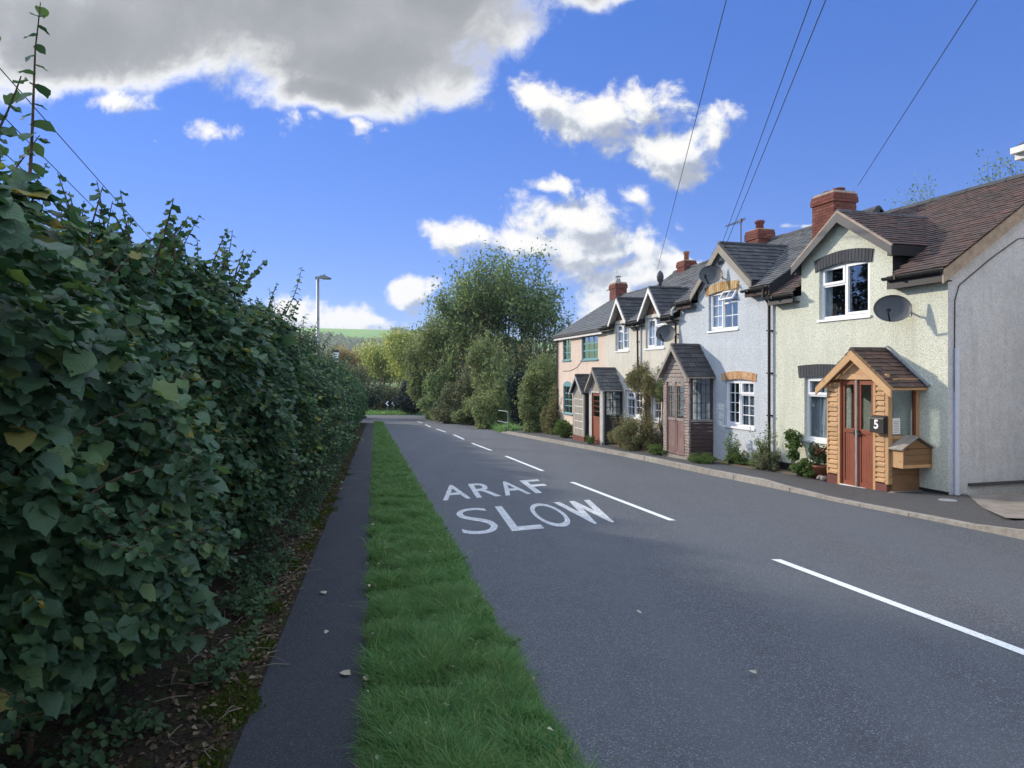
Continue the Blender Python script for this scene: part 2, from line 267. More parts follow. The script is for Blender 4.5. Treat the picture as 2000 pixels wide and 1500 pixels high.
leaf_mat('leaf_lime',[(0,(0.149,0.203,0.073)),(.5,(0.241,0.304,0.099)),(.85,(0.333,0.370,0.132)),(1,(0.480,0.407,0.165))],.5)
leaf_mat('leaf_olive',[(0,(0.087,0.130,0.059)),(.5,(0.141,0.190,0.079)),(.85,(0.195,0.235,0.100)),(1,(0.282,0.268,0.125))],.35)
leaf_mat('leaf_dusky',[(0,(0.067,0.103,0.057)),(.5,(0.115,0.142,0.077)),(.8,(0.163,0.171,0.091)),(1,(0.250,0.194,0.103))],.3)
leaf_mat('leaf_amber',[(0,(0.154,0.161,0.088)),(.5,(0.275,0.227,0.103)),(.85,(0.343,0.265,0.122)),(1,(0.428,0.227,0.138))],.4)
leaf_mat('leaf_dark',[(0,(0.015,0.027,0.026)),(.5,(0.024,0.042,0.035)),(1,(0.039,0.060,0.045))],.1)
leaf_mat('leaf_garden',[(0,(0.045,0.085,0.023)),(.5,(0.070,0.128,0.036)),(1,(0.130,0.170,0.054))],.35)
leaf_mat('leaf_rose',[(0,(0.072,0.101,0.047)),(.5,(0.122,0.144,0.066)),(.8,(0.187,0.169,0.083)),(1,(0.316,0.203,0.094))],.35)
leaf_mat('leaf_ivy',[(0,(0.022,0.050,0.022)),(.5,(0.039,0.077,0.036)),(1,(0.066,0.110,0.048))],.15)
leaf_mat('dead_leaf',[(0,(0.053,0.034,0.021)),(.5,(0.098,0.064,0.038)),(.8,(0.150,0.112,0.068)),(1,(0.225,0.188,0.128))],.15,.8,.2)
leaf_mat('pale_leaf',[(0,(.32,.27,.20)),(1,(.48,.42,.33))],.1,.8,.2)
leaf_mat('grass_blade',[(0,(0.057,0.150,0.048)),(.4,(0.092,0.215,0.068)),(.75,(0.132,0.265,0.081)),(.96,(0.207,0.300,0.104)),(1,(0.483,0.380,0.209))],.4,.5,.3,0,None,False,(.11,.19,.055))
leaf_mat('moss',[(0,(0.030,0.049,0.008)),(.6,(0.054,0.078,0.012)),(1,(0.084,0.104,0.030))],.3,.9,.1)
def bark_mat(name,a,b):
    m=Mat(name,.9,.15); n=m.noise(5,6,.7,m.scaled((6,6,1.5))); m.color(m.mix(m.ramp(n,[(.35,0),(.65,1)]),a,b)); m.bump(n,.6,.02); M[name]=m.m
bark_mat('bark',(.10,.085,.065),(.045,.038,.030)); bark_mat('bark_pale',(.24,.21,.16),(.12,.10,.08)); bark_mat('twig',(.12,.08,.055),(.06,.04,.03))

# ------------------------------------------------------------------ mesh helpers
class MB:
    def __init__(s): s.v=[]; s.f=[]; s.m=[]; s.mats=[]
    def mi(s,mat):
        if mat not in s.mats: s.mats.append(mat)
        return s.mats.index(mat)
    def add(s,vs,fs,mat):
        o=len(s.v); s.v+= [tuple(p) for p in vs]; k=s.mi(mat)
        for f in fs: s.f.append(tuple(o+i for i in f)); s.m.append(k)
        return s
    def box(s,x0,x1,y0,y1,z0,z1,mat):
        return s.add([(x0,y0,z0),(x1,y0,z0),(x1,y1,z0),(x0,y1,z0),(x0,y0,z1),(x1,y0,z1),(x1,y1,z1),(x0,y1,z1)],
            [(0,3,2,1),(4,5,6,7),(0,1,5,4),(1,2,6,5),(2,3,7,6),(3,0,4,7)],mat)
    def obox(s,c,ax,ay,az,mat):   # centre + half vectors
        c=Vector(c);ax=Vector(ax);ay=Vector(ay);az=Vector(az)
        P=[c+sx*ax+sy*ay+sz*az for sz in(-1,1) for (sx,sy) in((-1,-1),(1,-1),(1,1),(-1,1))]
        return s.add(P,[(0,3,2,1),(4,5,6,7),(0,1,5,4),(1,2,6,5),(2,3,7,6),(3,0,4,7)],mat)
    def bar(s,a,b,w,h,mat,up=(0,0,1)):   # rectangular bar from a to b
        a=Vector(a);b=Vector(b);d=(b-a); l=d.length; d.normalize(); up=Vector(up); sd=d.cross(up); 
        if sd.length<1e-4: sd=d.cross(Vector((0,1,0)))
        sd.normalize(); u=sd.cross(d)
        return s.obox((a+b)/2,d*l/2,sd*w/2,u*h/2,mat)
    def quad(s,a,b,c,d,mat): return s.add([a,b,c,d],[(0,1,2,3)],mat)
    def poly(s,ps,mat): return s.add(ps,[tuple(range(len(ps)))],mat)
    def prism(s,ps,off,mat):     # polygon extruded by offset vector
        n=len(ps); off=Vector(off); q=[tuple(Vector(p)+off) for p in ps]
        fs=[tuple(range(n)),tuple(range(2*n-1,n-1,-1))]+[(i,(i+1)%n+0,n+(i+1)%n,n+i)[::-1] for i in range(n)]
        return s.add(list(ps)+q,fs,mat)
    def tube(s,pts,r,mat,n=8,caps=True):
        pts=[Vector(p) for p in pts]; k=len(pts); rs=r if hasattr(r,'__len__') else [r]*k
        vs=[];fs=[];ref=None
        for i,p in enumerate(pts):
            d=(pts[min(i+1,k-1)]-pts[max(i-1,0)]).normalized()
            if ref is None: ref=Vector((0,0,1)) if abs(d.z)<.9 else Vector((1,0,0))
            a=(ref-d*ref.dot(d)).normalized(); b=d.cross(a); ref=a
            for j in range(n):
                t=2*math.pi*j/n; vs.append(p+(a*math.cos(t)+b*math.sin(t))*rs[i])
        for i in range(k-1):
            for j in range(n): fs.append((i*n+j,i*n+(j+1)%n,(i+1)*n+(j+1)%n,(i+1)*n+j))
        if caps: fs+= [tuple(range(n))[::-1],tuple((k-1)*n+j for j in range(n))]
        return s.add(vs,fs,mat)
    def lathe(s,prof,c,mat,n=14):  # prof: (r,z)
        vs=[];fs=[]
        for r,z in prof:
            for j in range(n):
                t=2*math.pi*j/n; vs.append((c[0]+r*math.cos(t),c[1]+r*math.sin(t),c[2]+z))
        for i in range(len(prof)-1):
            for j in range(n): fs.append((i*n+j,i*n+(j+1)%n,(i+1)*n+(j+1)%n,(i+1)*n+j))
        fs+= [tuple(range(n))[::-1],tuple((len(prof)-1)*n+j for j in range(n))]
        return s.add(vs,fs,mat)
    def build(s,name,parent=None,smooth=False,loc=None):
        me=bpy.data.meshes.new(name); me.from_pydata([tuple(v) for v in s.v],[],s.f)
        for k in s.mats: me.materials.append(M[k])
        me.polygons.foreach_set('material_index',s.m)
        if smooth: me.polygons.foreach_set('use_smooth',[True]*len(s.f))
        me.update(); return link(me,name,parent,loc)
def link(me,name,parent=None,loc=None):
    o=bpy.data.objects.new(name,me); COL.objects.link(o)
    if parent: o.parent=parent
    if loc: o.location=loc
    return o
def tag(o,label,cat,group=None,kind=None):
    if label: o['label']=label
    if cat: o['category']=cat
    if group: o['group']=group
    if kind: o['kind']=kind
    return o
def empty(name,loc,label,cat,group=None,rz=0):
    o=bpy.data.objects.new(name,None); COL.objects.link(o); o.location=loc; o.rotation_euler=(0,0,rz); o.empty_display_size=.2
    return tag(o,label,cat,group)
def struct(o): o['kind']='structure'; return o
def raw_mesh(name,V,F,mats,mi=None,smooth=False,lf=None):
    """V (n,3) array, F list of (m,k) arrays"""
    me=bpy.data.meshes.new(name); me.vertices.add(len(V)); me.vertices.foreach_set('co',np.asarray(V,dtype=np.float32).ravel())
    tot=[];idx=[]
    for A in F: idx.append(A.ravel()); tot.append(np.full(len(A),A.shape[1]))
    idx=np.concatenate(idx).astype(np.int32); tot=np.concatenate(tot).astype(np.int32)
    me.loops.add(len(idx)); me.loops.foreach_set('vertex_index',idx)
    me.polygons.add(len(tot)); st=np.concatenate([[0],np.cumsum(tot)[:-1]]).astype(np.int32)
    me.polygons.foreach_set('loop_start',st); me.polygons.foreach_set('loop_total',tot)
    if smooth: me.polygons.foreach_set('use_smooth',np.ones(len(tot),dtype=bool))
    for k in mats: me.materials.append(M[k])
    if mi is not None: me.polygons.foreach_set('material_index',mi.astype(np.int32))
    if lf is not None:
        at=me.attributes.new('lf','FLOAT_VECTOR','POINT'); at.data.foreach_set('vector',np.asarray(lf,np.float32).ravel())
    me.update(calc_edges=True); return me
def stamp(tv,tf,pos,X,Y,Z,size):
    """copy template (tv verts, tf list of face arrays) to each pos with axes X,Y,Z (n,3) and size (n,)"""
    n=len(pos); k=len(tv); s=size[:,None,None]
    V=pos[:,None,:]+s*(tv[None,:,0:1]*X[:,None,:]+tv[None,:,1:2]*Y[:,None,:]+tv[None,:,2:3]*Z[:,None,:])
    off=(np.arange(n)*k)[:,None,None]
    F=[(A[None]+off).reshape(-1,A.shape[1]) for A in tf]
    return V.reshape(-1,3),F
def norm(a): return a/np.maximum(np.linalg.norm(a,axis=1,keepdims=True),1e-9)
def frames(Nn,tip):
    Z=norm(Nn); Yv=tip-(tip*Z).sum(1,keepdims=True)*Z; Yv=norm(Yv); Xv=np.cross(Yv,Z); return Xv,Yv,Z
# leaf templates: x across, y towards the tip, z normal
def leaf_hi():
    ys=[0,.06,.22,.42,.60,.76,.88,1.0]; ws=[.03,.24,.41,.47,.43,.34,.17,0]
    v=[]
    for k,(y,w) in enumerate(zip(ys,ws)):
        dz=-.26*y*y+.03*math.sin(k*2.2); v.append((0,y,dz))
        if w>0: v.append((-w,y-.04-.05*(k==1),dz+.13*w*2+.03*math.sin(k*3.1))); v.append((w,y-.04-.05*(k==1),dz+.13*w*2-.03*math.sin(k*2.7)))
    v=np.array(v,float); f=[]
    for i in range(6):
        a=3*i; b=3*(i+1); f+= [(a,b,b+1,a+1),(a,a+2,b+2,b)]
    t=[(18,21,19),(18,20,21)]
    return v,[np.array([q[::-1] for q in f]),np.array([q[::-1] for q in t])]
def leaf_mid():
    v=np.array([(0,0,0),(-.42,.35,.10),(0,.45,-.03),(.42,.35,.10),(-.25,.8,-.04),(0,1,-.18),(.25,.8,-.04)],float)
    return v,[np.array([(0,2,1),(0,3,2)]),np.array([(1,2,5,4),(2,3,6,5)])]
def leaf_lo(w=.45):
    v=np.array([(0,0,0),(w,.5,.06),(0,1,-.08),(-w,.5,.06)],float); return v,[np.array([(0,1,2,3)])]
def leaf_hi2():
    v,f=leaf_hi(); v=v.copy(); v[:,0]*=.86; x=v[:,0].copy(); y=v[:,1]; v[:,2]+= .30*x*x*2-.16*np.sin(y*3.0)+.09*np.sin(y*9+x*7); v[:,0]=x+.10*np.sin(y*3.2); v[:,1]=y*.95
    return v,f
HI2=leaf_hi2()
HI,MID,LO,NAR=leaf_hi(),leaf_mid(),leaf_lo(),leaf_lo(.25)

# ------------------------------------------------------------------ ground model
def gz(x,y):
    y=np.asarray(y,float)
    a=-.0339*y
    b=-.0339*58-.012*(y-58)
    return np.where(y<58,a,np.maximum(b,-.0339*58-.012*300)) 
def g1(x,y): return float(gz(x,y))
def GP(u,v,h=0):  # photo pixel -> point at height h over the road plane
    Y=(EYE-h)*FPX/(v-777.); return ((u-1000)/FPX*Y,Y)
PL=lambda y:-.68-.19*y      # path left
PR=lambda y:-.06-.193*y     # path right = verge left
VR=lambda y:.97-.203*y      # verge right = road left
KERB=[(8.4,-3.5),(6.95,4),(6.1,8.64),(5.84,9.7),(5.52,10.7),(5.25,11.7),(5.0,13.07),(4.41,15.3),(3.59,19.1),(2.6,23),(1.38,27.3),(-.0,32.6),(-.55,34.7),(-1.47,40.7),(-3.3,50),(-4.6,60),(-5.2,66)]
KERB.sort(key=lambda p:p[1]); KY=np.array([p[1] for p in KERB]); KX=np.array([p[0] for p in KERB])
def kx(y): return float(np.interp(y,[-14]+list(KY),[10.6]+list(KX)))
def kh(y): return float(np.interp(y,[-20,1,2,5,6,8.6,9.3,12.6,13.6,34,34.6],[.115,.115,.04,.04,.115,.115,.045,.045,.115,.115,.03]))
def strip(name,fl,fr,ys,dz,mat,nx=1,parent=None):
    b=MB()
    for i in range(len(ys)-1):
        y0,y1=ys[i],ys[i+1]
        for j in range(nx):
            def p(y,t): x=fl(y)+(fr(y)-fl(y))*t; return (x,y,g1(x,y)+dz)
            b.quad(p(y0,j/nx),p(y0,(j+1)/nx),p(y1,(j+1)/nx),p(y1,j/nx),mat)
    return b.build(name,parent)
def lin(a,b,n): return [a+(b-a)*i/n for i in range(n+1)]
# ground sheet to the horizon
def build_ground():
    xs=np.concatenate([np.linspace(-4000,-60,14),np.linspace(-50,50,41),np.linspace(60,4000,14)])
    ys=np.concatenate([np.linspace(-200,-20,6),np.linspace(-14,75,60),np.linspace(80,400,12),np.linspace(500,5000,10)])
    X,Y=np.meshgrid(xs,ys); Z=gz(X,Y)-.035
    Z=np.where(Y>64,Z+np.minimum((Y-64)*.03,.35),Z)
    V=np.stack([X,Y,Z],-1).reshape(-1,3); nx=len(xs); i=np.arange(len(ys)-1)[:,None]*nx+np.arange(nx-1)[None]; i=i.ravel()
    F=np.stack([i,i+1,i+1+nx,i+nx],1)
    struct(link(raw_mesh('ground',V,[F],['field']),'ground'))
build_ground()
ysr=lin(-14,58,36)+[60,62,64.5]
struct(strip('road',lambda y:VR(y)-.015,lambda y:kx(y)+.02,ysr,0,'asphalt',1))
# the bend to the left at the far end (abuts the road's left edge)
struct(strip('side_road',lambda y:-70,lambda y:VR(y)-.015,lin(49.3,64.5,8),0.0,'asphalt'))
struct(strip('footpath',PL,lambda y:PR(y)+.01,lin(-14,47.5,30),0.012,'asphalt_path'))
struct(strip('verge',lambda y:PR(y)+.01,lambda y:VR(y)-.015,lin(-14,47.5,60),0.02,'turf'))
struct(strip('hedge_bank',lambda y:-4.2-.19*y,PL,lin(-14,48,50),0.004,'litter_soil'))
def wallx(y):  # X of the terrace facade line at depth y
    return float(np.interp(y,[-14,0,11.6,15.82,19.98,25.51,30.96,45],[14.4,10.6,7.12,5.85,4.73,3.35,1.99,-1.6]))
def pavement():
    b=MB(); ys=lin(-14,34.6,110)
    for y0,y1 in zip(ys[:-1],ys[1:]):
        def p(y,t): x=kx(y)+.128+(wallx(y)+.35-kx(y)-.13)*t; a=min(t/.45,1); return (x,y,g1(x,y)+(kh(y)+.004)*(1-a)+.115*a)
        for t0,t1 in ((0,.2),(.2,.45),(.45,1)): b.quad(p(y0,t0),p(y0,t1),p(y1,t1),p(y1,t0),'asphalt_pavement')
    struct(b.build('pavement'))
pavement()
def kerb():
    root=empty('kerb',(kx(12),12,g1(0,12)),'pale weathered kerb stones along the cottage pavement','kerb')
    b=MB(); y=-6
    while y<34.5:
        l=.9; y1=min(y+l-.012,34.6); x0,x1=kx(y),kx(y1)
        up=kh(y); up2=kh(y1)
        z0,z1=g1(0,y),g1(0,y1)
        jit=random.uniform(-.006,.006)
        P=[(x0+jit,y,z0-.1),(x0+.125+jit,y,z0-.1),(x1+.125+jit,y1,z1-.1),(x1+jit,y1,z1-.1),
           (x0+.012+jit,y,z0+up),(x0+.125+jit,y,z0+up+.008),(x1+.125+jit,y1,z1+up2+.008),(x1+.012+jit,y1,z1+up2)]
        b.add(P,[(0,3,2,1),(4,5,6,7),(0,1,5,4),(1,2,6,5),(2,3,7,6),(3,0,4,7)],'kerb_stone')
        y+=l
    o=b.build('kerb',None); COL.objects.unlink(root); bpy.data.objects.remove(root); struct(o)
    b=MB()
    # flush edging stone across the end of the footpath
    x0,x1=PL(47.8)-.3,VR(47.8)+.2
    b.box(x0,x1,47.55,47.75,g1(0,47.6)-.05,g1(0,47.6)+.05,'kerb_stone'); struct(b.build('path_edging'))
kerb()
# driveway beside the yellow cottage
def driveway():
    b=MB(); P=[(7.42,11.55),(6.78,10.25),(6.5,9.35),(7.35,9.05),(30,-2),(30,18)]
    P=[(x,y,g1(x,y)+.121) for x,y in P]; b.poly(P,'concrete'); struct(b.build('driveway'))
    b=MB(); P=[(6.55,9.3),(7.9,9.9),(8.4,9.3),(7.4,8.7)]; P=[(x,y,g1(x,y)+.125) for x,y in P]; b.prism(P,(0,0,-.05),'concrete')
driveway()
# centre line dashes
def dashes():
    cx=lambda y: float(np.interp(y,[-6,4.735,7.46,9.825,14.29,16.49,20.68,22.67,26.2,32.3,41.4,48,56],[5.9,3.41,2.77,2.217,1.206,.713,-.18,-.62,-1.417,-2.6,-4.75,-6.1,-7.9]))
    segs=[(-2.6,1.2),(3.3,7.46),(9.825,14.29),(16.49,20.68),(22.9,26.6),(29.0,32.7),(35.2,38.8),(41.4,45),(47.6,51)]
    for k,(a,c) in enumerate(segs):
        b=MB(); n=6
        for i in range(n):
            y0=a+(c-a)*i/n; y1=a+(c-a)*(i+1)/n; w=.05
            b.quad((cx(y0)-w,y0,g1(0,y0)+.005),(cx(y0)+w,y0,g1(0,y0)+.005),(cx(y1)+w,y1,g1(0,y1)+.005),(cx(y1)-w,y1,g1(0,y1)+.005),'line_paint')
        struct(b.build('centre_line'))
dashes()
def font_mesh(txt,off=0.0,res=6):
    cu=bpy.data.curves.new('t','FONT'); cu.body=txt; cu.offset=off; cu.resolution_u=res; cu.fill_mode='BOTH'
    o=bpy.data.objects.new('t',cu); COL.objects.link(o); dg=bpy.context.evaluated_depsgraph_get(); dg.update()
    me=bpy.data.meshes.new_from_object(o.evaluated_get(dg)); bpy.data.objects.remove(o); bpy.data.curves.remove(cu)
    V=np.array([v.co[:] for v in me.vertices]); F=[tuple(p.vertices) for p in me.polygons]; bpy.data.meshes.remove(me)
    return V,F
def letters(word,ext,base,B,name):
    b=MB()
    for ch,(x0,x1) in zip(word,ext):
        V,F=font_mesh(ch,{'S':-.012,'L':.004,'O':-.004,'W':.045}.get(ch,.010))
        a=(V[:,0]-V[:,0].min())/(V[:,0].max()-V[:,0].min()); t=(V[:,1]-V[:,1].min())/(V[:,1].max()-V[:,1].min())
        P=[]
        for ai,ti in zip(a,t):
            X=x0+(x1-x0)*ai; Y=base(X); X+=B[0]*ti; Y+=B[1]*ti; P.append((X,Y,g1(X,Y)+.005))
        b.add(P,F,'road_paint')
    struct(b.build(name))
letters('SLOW',[(-.60,-.13),(.0,.42),(.45,.90),(.94,1.56)],lambda x:9.03+.47*x,(-.27,2.05),'slow_lettering')
letters('ARAF',[(-1.14,-.69),(-.60,-.18),(-.11,.34),(.42,.80)],lambda x:11.76+.566*(x+1.085),(-.27,1.95),'araf_lettering')

# ------------------------------------------------------------------ houses
class Frame:
    """x runs along the facade (left to right seen from the road), y into the depth, z is world height"""
    def __init__(s,far,near):
        s.o=Vector((far[0],far[1],0)); d=Vector((near[0]-far[0],near[1]-far[1],0)); s.L=d.length; s.ex=d.normalized(); s.ey=Vector((-s.ex.y,s.ex.x,0))
        s.rz=math.atan2(s.ex.y,s.ex.x)
    def F(s,u,v,d=0):
        k=(u-1000)/FPX; o=s.o-s.ey*d; x=(k*o.y-o.x)/(s.ex.x-k*s.ex.y); t=o.y+x*s.ex.y
        return x,EYE+t*(HOR-v)/FPX
    def W(s,x,y,z): return s.o+s.ex*x+s.ey*y+Vector((0,0,z))
    def root(s,name,zb,label,cat,group=None,x=0,y=0):
        p=s.W(x,y,zb); e=empty(name,p,label,cat,group,s.rz); return e
FY=Frame((5.85,15.82),(7.12,11.6)); FW=Frame((4.73,19.98),(5.85,15.82)); FC=Frame((3.35,25.51),(4.73,19.98)); FP=Frame((1.99,30.96),(3.35,25.51))

def wall_grid(b,x0,x1,zfun,holes,y,mat,reveal=.09,rmat=None):
    """front wall at depth y; zfun = list of (xa,xb,zb,zt) rects; holes (xa,xb,za,zb)"""
    rmat=rmat or mat
    xs=sorted({round(v,4) for r in zfun for v in r[:2]}|{round(v,4) for h in holes for v in h[:2]})
    zs=sorted({round(v,4) for r in zfun for v in r[2:]}|{round(v,4) for h in holes for v in h[2:]})
    for i in range(len(xs)-1):
        for j in range(len(zs)-1):
            cx=(xs[i]+xs[i+1])/2; cz=(zs[j]+zs[j+1])/2
            if not any(r[0]<cx<r[1] and r[2]<cz<r[3] for r in zfun): continue
            if any(h[0]<cx<h[1] and h[2]<cz<h[3] for h in holes): continue
            b.quad((xs[i],y,zs[j]),(xs[i+1],y,zs[j]),(xs[i+1],y,zs[j+1]),(xs[i],y,zs[j+1]),mat)
    for (a,c,d,e) in holes:
        r=y+reveal
        b.quad((a,y,d),(a,y,e),(a,r,e),(a,r,d),rmat); b.quad((c,y,d),(c,r,d),(c,r,e),(c,y,e),rmat)
        b.quad((a,y,d),(a,r,d),(c,r,d),(c,y,d),rmat); b.quad((a,y,e),(c,y,e),(c,r,e),(a,r,e),rmat)
def window(parent,x0,x1,z0,z1,y,lights,fmat='upvc',sill=True,curtain=None,fw=.055,bars=.018,label=None,sillmat='upvc'):
    """lights: (fx0,fx1,fz0,fz1,nx,nz,sash)"""
    b=MB(); g=MB(); W=x1-x0; H=z1-z0; yf=y+.045; e=.0
    b.box(x0,x0+fw,yf,yf+.06,z0,z1,fmat); b.box(x1-fw,x1,yf,yf+.06,z0,z1,fmat)
    b.box(x0+fw,x1-fw,yf,yf+.06,z0,z0+fw,fmat); b.box(x0+fw,x1-fw,yf,yf+.06,z1-fw,z1,fmat)
    for (a,c,d,f,nx,nz,sash) in lights:
        X0=x0+W*a; X1=x0+W*c; Z0=z0+H*d; Z1=z0+H*f; m=.022
        if a>0: b.box(X0-m,X0+m,yf+.001,yf+.059,max(Z0,z0+fw),min(Z1,z1-fw),fmat)
        if d>0: b.box(max(X0+ (m if a>0 else fw),x0+fw),min(X1-(m if c<1 else fw),x1-fw),yf+.002,yf+.058,Z0-m,Z0+m,fmat)
        X0+=fw if a==0 else m; X1-=fw if c==1 else m; Z0+=fw if d==0 else m; Z1-=fw if f==1 else m
        s=.042 if sash else .006
        if sash:
            ys=yf-.016
            b.box(X0-.008,X0+s,ys,ys+.05,Z0-.008,Z1+.008,fmat); b.box(X1-s,X1+.008,ys,ys+.05,Z0-.008,Z1+.008,fmat)
            b.box(X0+s,X1-s,ys,ys+.05,Z0-.008,Z0+s,fmat); b.box(X0+s,X1-s,ys,ys+.05,Z1-s,Z1+.008,fmat)
        gy=yf+.03
        g.box(X0+s-.004,X1-s+.004,gy,gy+.005,Z0+s-.004,Z1-s+.004,'glass')
        for i in range(1,nx):
            xx=X0+s+(X1-X0-2*s)*i/nx; b.box(xx-bars/2,xx+bars/2,gy-.012,gy+.016,Z0+s-.002,Z1-s+.002,fmat)
        for i in range(1,nz):
            zz=Z0+s+(Z1-Z0-2*s)*i/nz; b.box(X0+s-.002,X1-s+.002,gy-.0125,gy+.0165,zz-bars/2,zz+bars/2,fmat)
    w=b.build('window',parent)
    if label: w['label']=label
    g.build('glass',w)
    if sill:
        q=MB(); q.box(x0-.04,x1+.04,y-.05,yf-.002,z0-.05,z0-.004,sillmat); q.build('sill',w)
    if curtain:
        for (a,cx,mat,taper) in curtain:
            c=MB(); n=14; X0=x0+W*a; X1=x0+W*cx
            for i in range(n):
                t0=i/n;t1=(i+1)/n; ya=y+.15+.02*math.sin(i*1.9); yb=y+.15+.02*math.sin((i+1)*1.9)
                xa,xb=X0+(X1-X0)*t0,X0+(X1-X0)*t1
                xm=lambda x:x+(taper*(x-X0) if taper<0 else taper*(x-X1)) if taper else x
                c.quad((xm(xa),ya,z0+.0),(xm(xb),yb,z0+.0),(xb,yb,z1),(xa,ya,z1),mat)
            c.build('curtain',w)
    return w
def lintel(parent,x0,x1,zb,h,rise,y,mat,n=None,proud=.012):
    b=MB(); W=x1-x0; n=n or max(6,int(W/.075)); cx=(x0+x1)/2
    for i in range(n):
        a0=x0+W*i/n+.006; a1=x0+W*(i+1)/n-.006
        f=lambda x:zb+rise*(1-((x-cx)/(W/2))**2)
        sp=1.0+.05
        P=[(a0,y-proud,f(a0)),(a1,y-proud,f(a1)),(cx+(a1-cx)*sp,y-proud,f(a1)+h),(cx+(a0-cx)*sp,y-proud,f(a0)+h)]
        b.prism(P,(0,proud+.03,0),mat)
    return b.build('lintel',parent)
def tiles(b,p0,U,Vv,L,H,mat,w=.2,g=.14,keep=None,th=.014,jit=1.0,over=True):
    """rows of lapped tiles. p0 eave-left corner, U unit along eave, Vv unit up slope"""
    p0=Vector(p0);U=Vector(U).normalized();Vv=Vector(Vv).normalized();Nn=U.cross(Vv).normalized()
    if Nn.z<0: Nn=-Nn
    rows=int(math.ceil(H/g)); cols=int(math.ceil(L/w))
    for r in range(rows):
        sh=0 if r%2==0 else w/2
        for c in range(-1,cols+1):
            a0=c*w+sh; a1=a0+w-.005
            a0=max(a0,0);a1=min(a1,L)
            if a1-a0<.03: continue
            b0=r*g; b1=min(b0+g*1.12,H+.01)
            if keep and not keep(p0+U*((a0+a1)/2)+Vv*((b0+b1)/2)): continue
            j=random.uniform(-.004,.004)*jit; j2=random.uniform(-.007,.007)*jit
            lo=Nn*(th*1.9+j); hi=Nn*(th*.75+j)
            A=p0+U*a0+Vv*(b0+j2)+lo; B=p0+U*a1+Vv*(b0+j2)+lo; Cc=p0+U*a1+Vv*b1+hi; D=p0+U*a0+Vv*b1+hi
            k=Nn*th; A2,B2=A-k,B-k; 
            b.add([A,B,Cc,D,A2,B2,Cc-k,D-k],[(0,1,2,3),(4,5,1,0),(5,6,2,1),(7,4,0,3),(7,6,5,4)],mat)
def ridge_tiles(b,a,c,mat,r=.1,l=.35):
    a=Vector(a);c=Vector(c);d=c-a;n=max(1,int(d.length/l)); 
    side=d.normalized().cross(Vector((0,0,1)))
    for i in range(n):
        q0=a+d*(i/n);q1=a+d*((i+1)/n)-d.normalized()*.008; zz=random.uniform(-.006,.006)
        pr=[(-1.0,-.62),(-.62,-.1),(-.22,.16),(.22,.16),(.62,-.1),(1.0,-.62)]
        e=.012 if i%2 else 0
        vs=[q+side*(x*(r+e))+Vector((0,0,z*(r+e)*1.0+zz+.02)) for q in (q0,q1) for x,z in pr]
        b.add(vs,[(j,j+1,j+7,j+6) for j in range(5)]+[tuple(range(6)),tuple(range(11,5,-1))],mat)
def chimney(parent,x0,x1,y0,y1,z0,z1,mat='brick_red',caps=1,pots=((.5,.5),),pot_h=.22,pot_r=.1,potmat='terracotta',label=None):
    b=MB(); bh=.068; k=0; z=z0; b.box(x0+.012,x1-.012,y0+.012,y1-.012,z0,z1-.004,'stone_verge')
    nr=int((z1-z0)/bh)
    for r in range(nr):
        e=.0
        if r>=nr-2-caps and r<nr-1: e=.03
        if r==nr-1: e=.015
        za=z0+r*bh; zb=za+bh-.008
        for (ax,s0,s1) in (('x',x0-e,x1+e),('y',y0-e,y1+e)):
            W=s1-s0; n=max(2,round(W/.22)); sh=(r%2)*.5
            for i in range(-1,n+1):
                a=s0+W*(i+sh)/n; c=a+W/n-.008; a=max(a,s0);c=min(c,s1)
                if c-a<.02: continue
                if ax=='x':
                    b.box(a,c,y0-e,y0-e+.05,za,zb,mat); b.box(a,c,y1+e-.05,y1+e,za,zb,mat)
                else:
                    aa=max(a,y0-e+.052);cc=min(c,y1+e-.052)
                    if cc-aa<.02: continue
                    b.box(x0-e,x0-e+.05,aa,cc,za,zb,mat); b.box(x1+e-.05,x1+e,aa,cc,za,zb,mat)
    zt=z0+nr*bh
    b.box(x0+.02,x1-.02,y0+.02,y1-.02,zt-.01,zt+.02,'stone_verge')
    ch=b.build('chimney',parent)
    if label: ch['label']=label
    for fx,fy in pots:
        q=MB(); q.lathe([(pot_r*.9,0),(pot_r*.82,pot_h*.6),(pot_r,pot_h*.72),(pot_r*1.1,pot_h*.85),(pot_r*1.02,pot_h),(pot_r*.7,pot_h*.99)],(x0+(x1-x0)*fx,y0+(y1-y0)*fy,zt+.015),potmat,12)
        q.build('chimney_pot',ch,True)
    return ch
def gutter(parent,x0,x1,y,z,fz=.16,fmat='black_paint',y_wall=0):
    b=MB(); r=.055; n=7
    vs=[]
    for xx in (x0,x1):
        for i in range(n+1):
            t=math.pi*i/n; vs.append((xx,y-r*math.cos(t),z-r*math.sin(t)))
    b.add(vs,[(i,i+1,n+2+i,n+1+i) for i in range(n)]+[(i,n+1+i,n+2+i,i+1) for i in range(n)][:0]+[tuple(range(n+1)),tuple(range(2*n+1,n,-1))],'black_plastic')
    bb=MB()
    k=x0+.3
    while k<x1-.1: b.box(k-.015,k+.015,y-r-.006,y+r,z-r-.008,z+.006,'black_plastic'); k+=.8
    o=b.build('gutter',parent)
    bb.box(x0+.02,x1-.02,y+r+.004,y+r+.03,z-fz,z+.03,fmat); bb.box(x0+.02,x1-.02,y+r+.034,y_wall-.003,z-fz+.01,z-fz+.03,fmat); bb.build('fascia',parent)
    return o
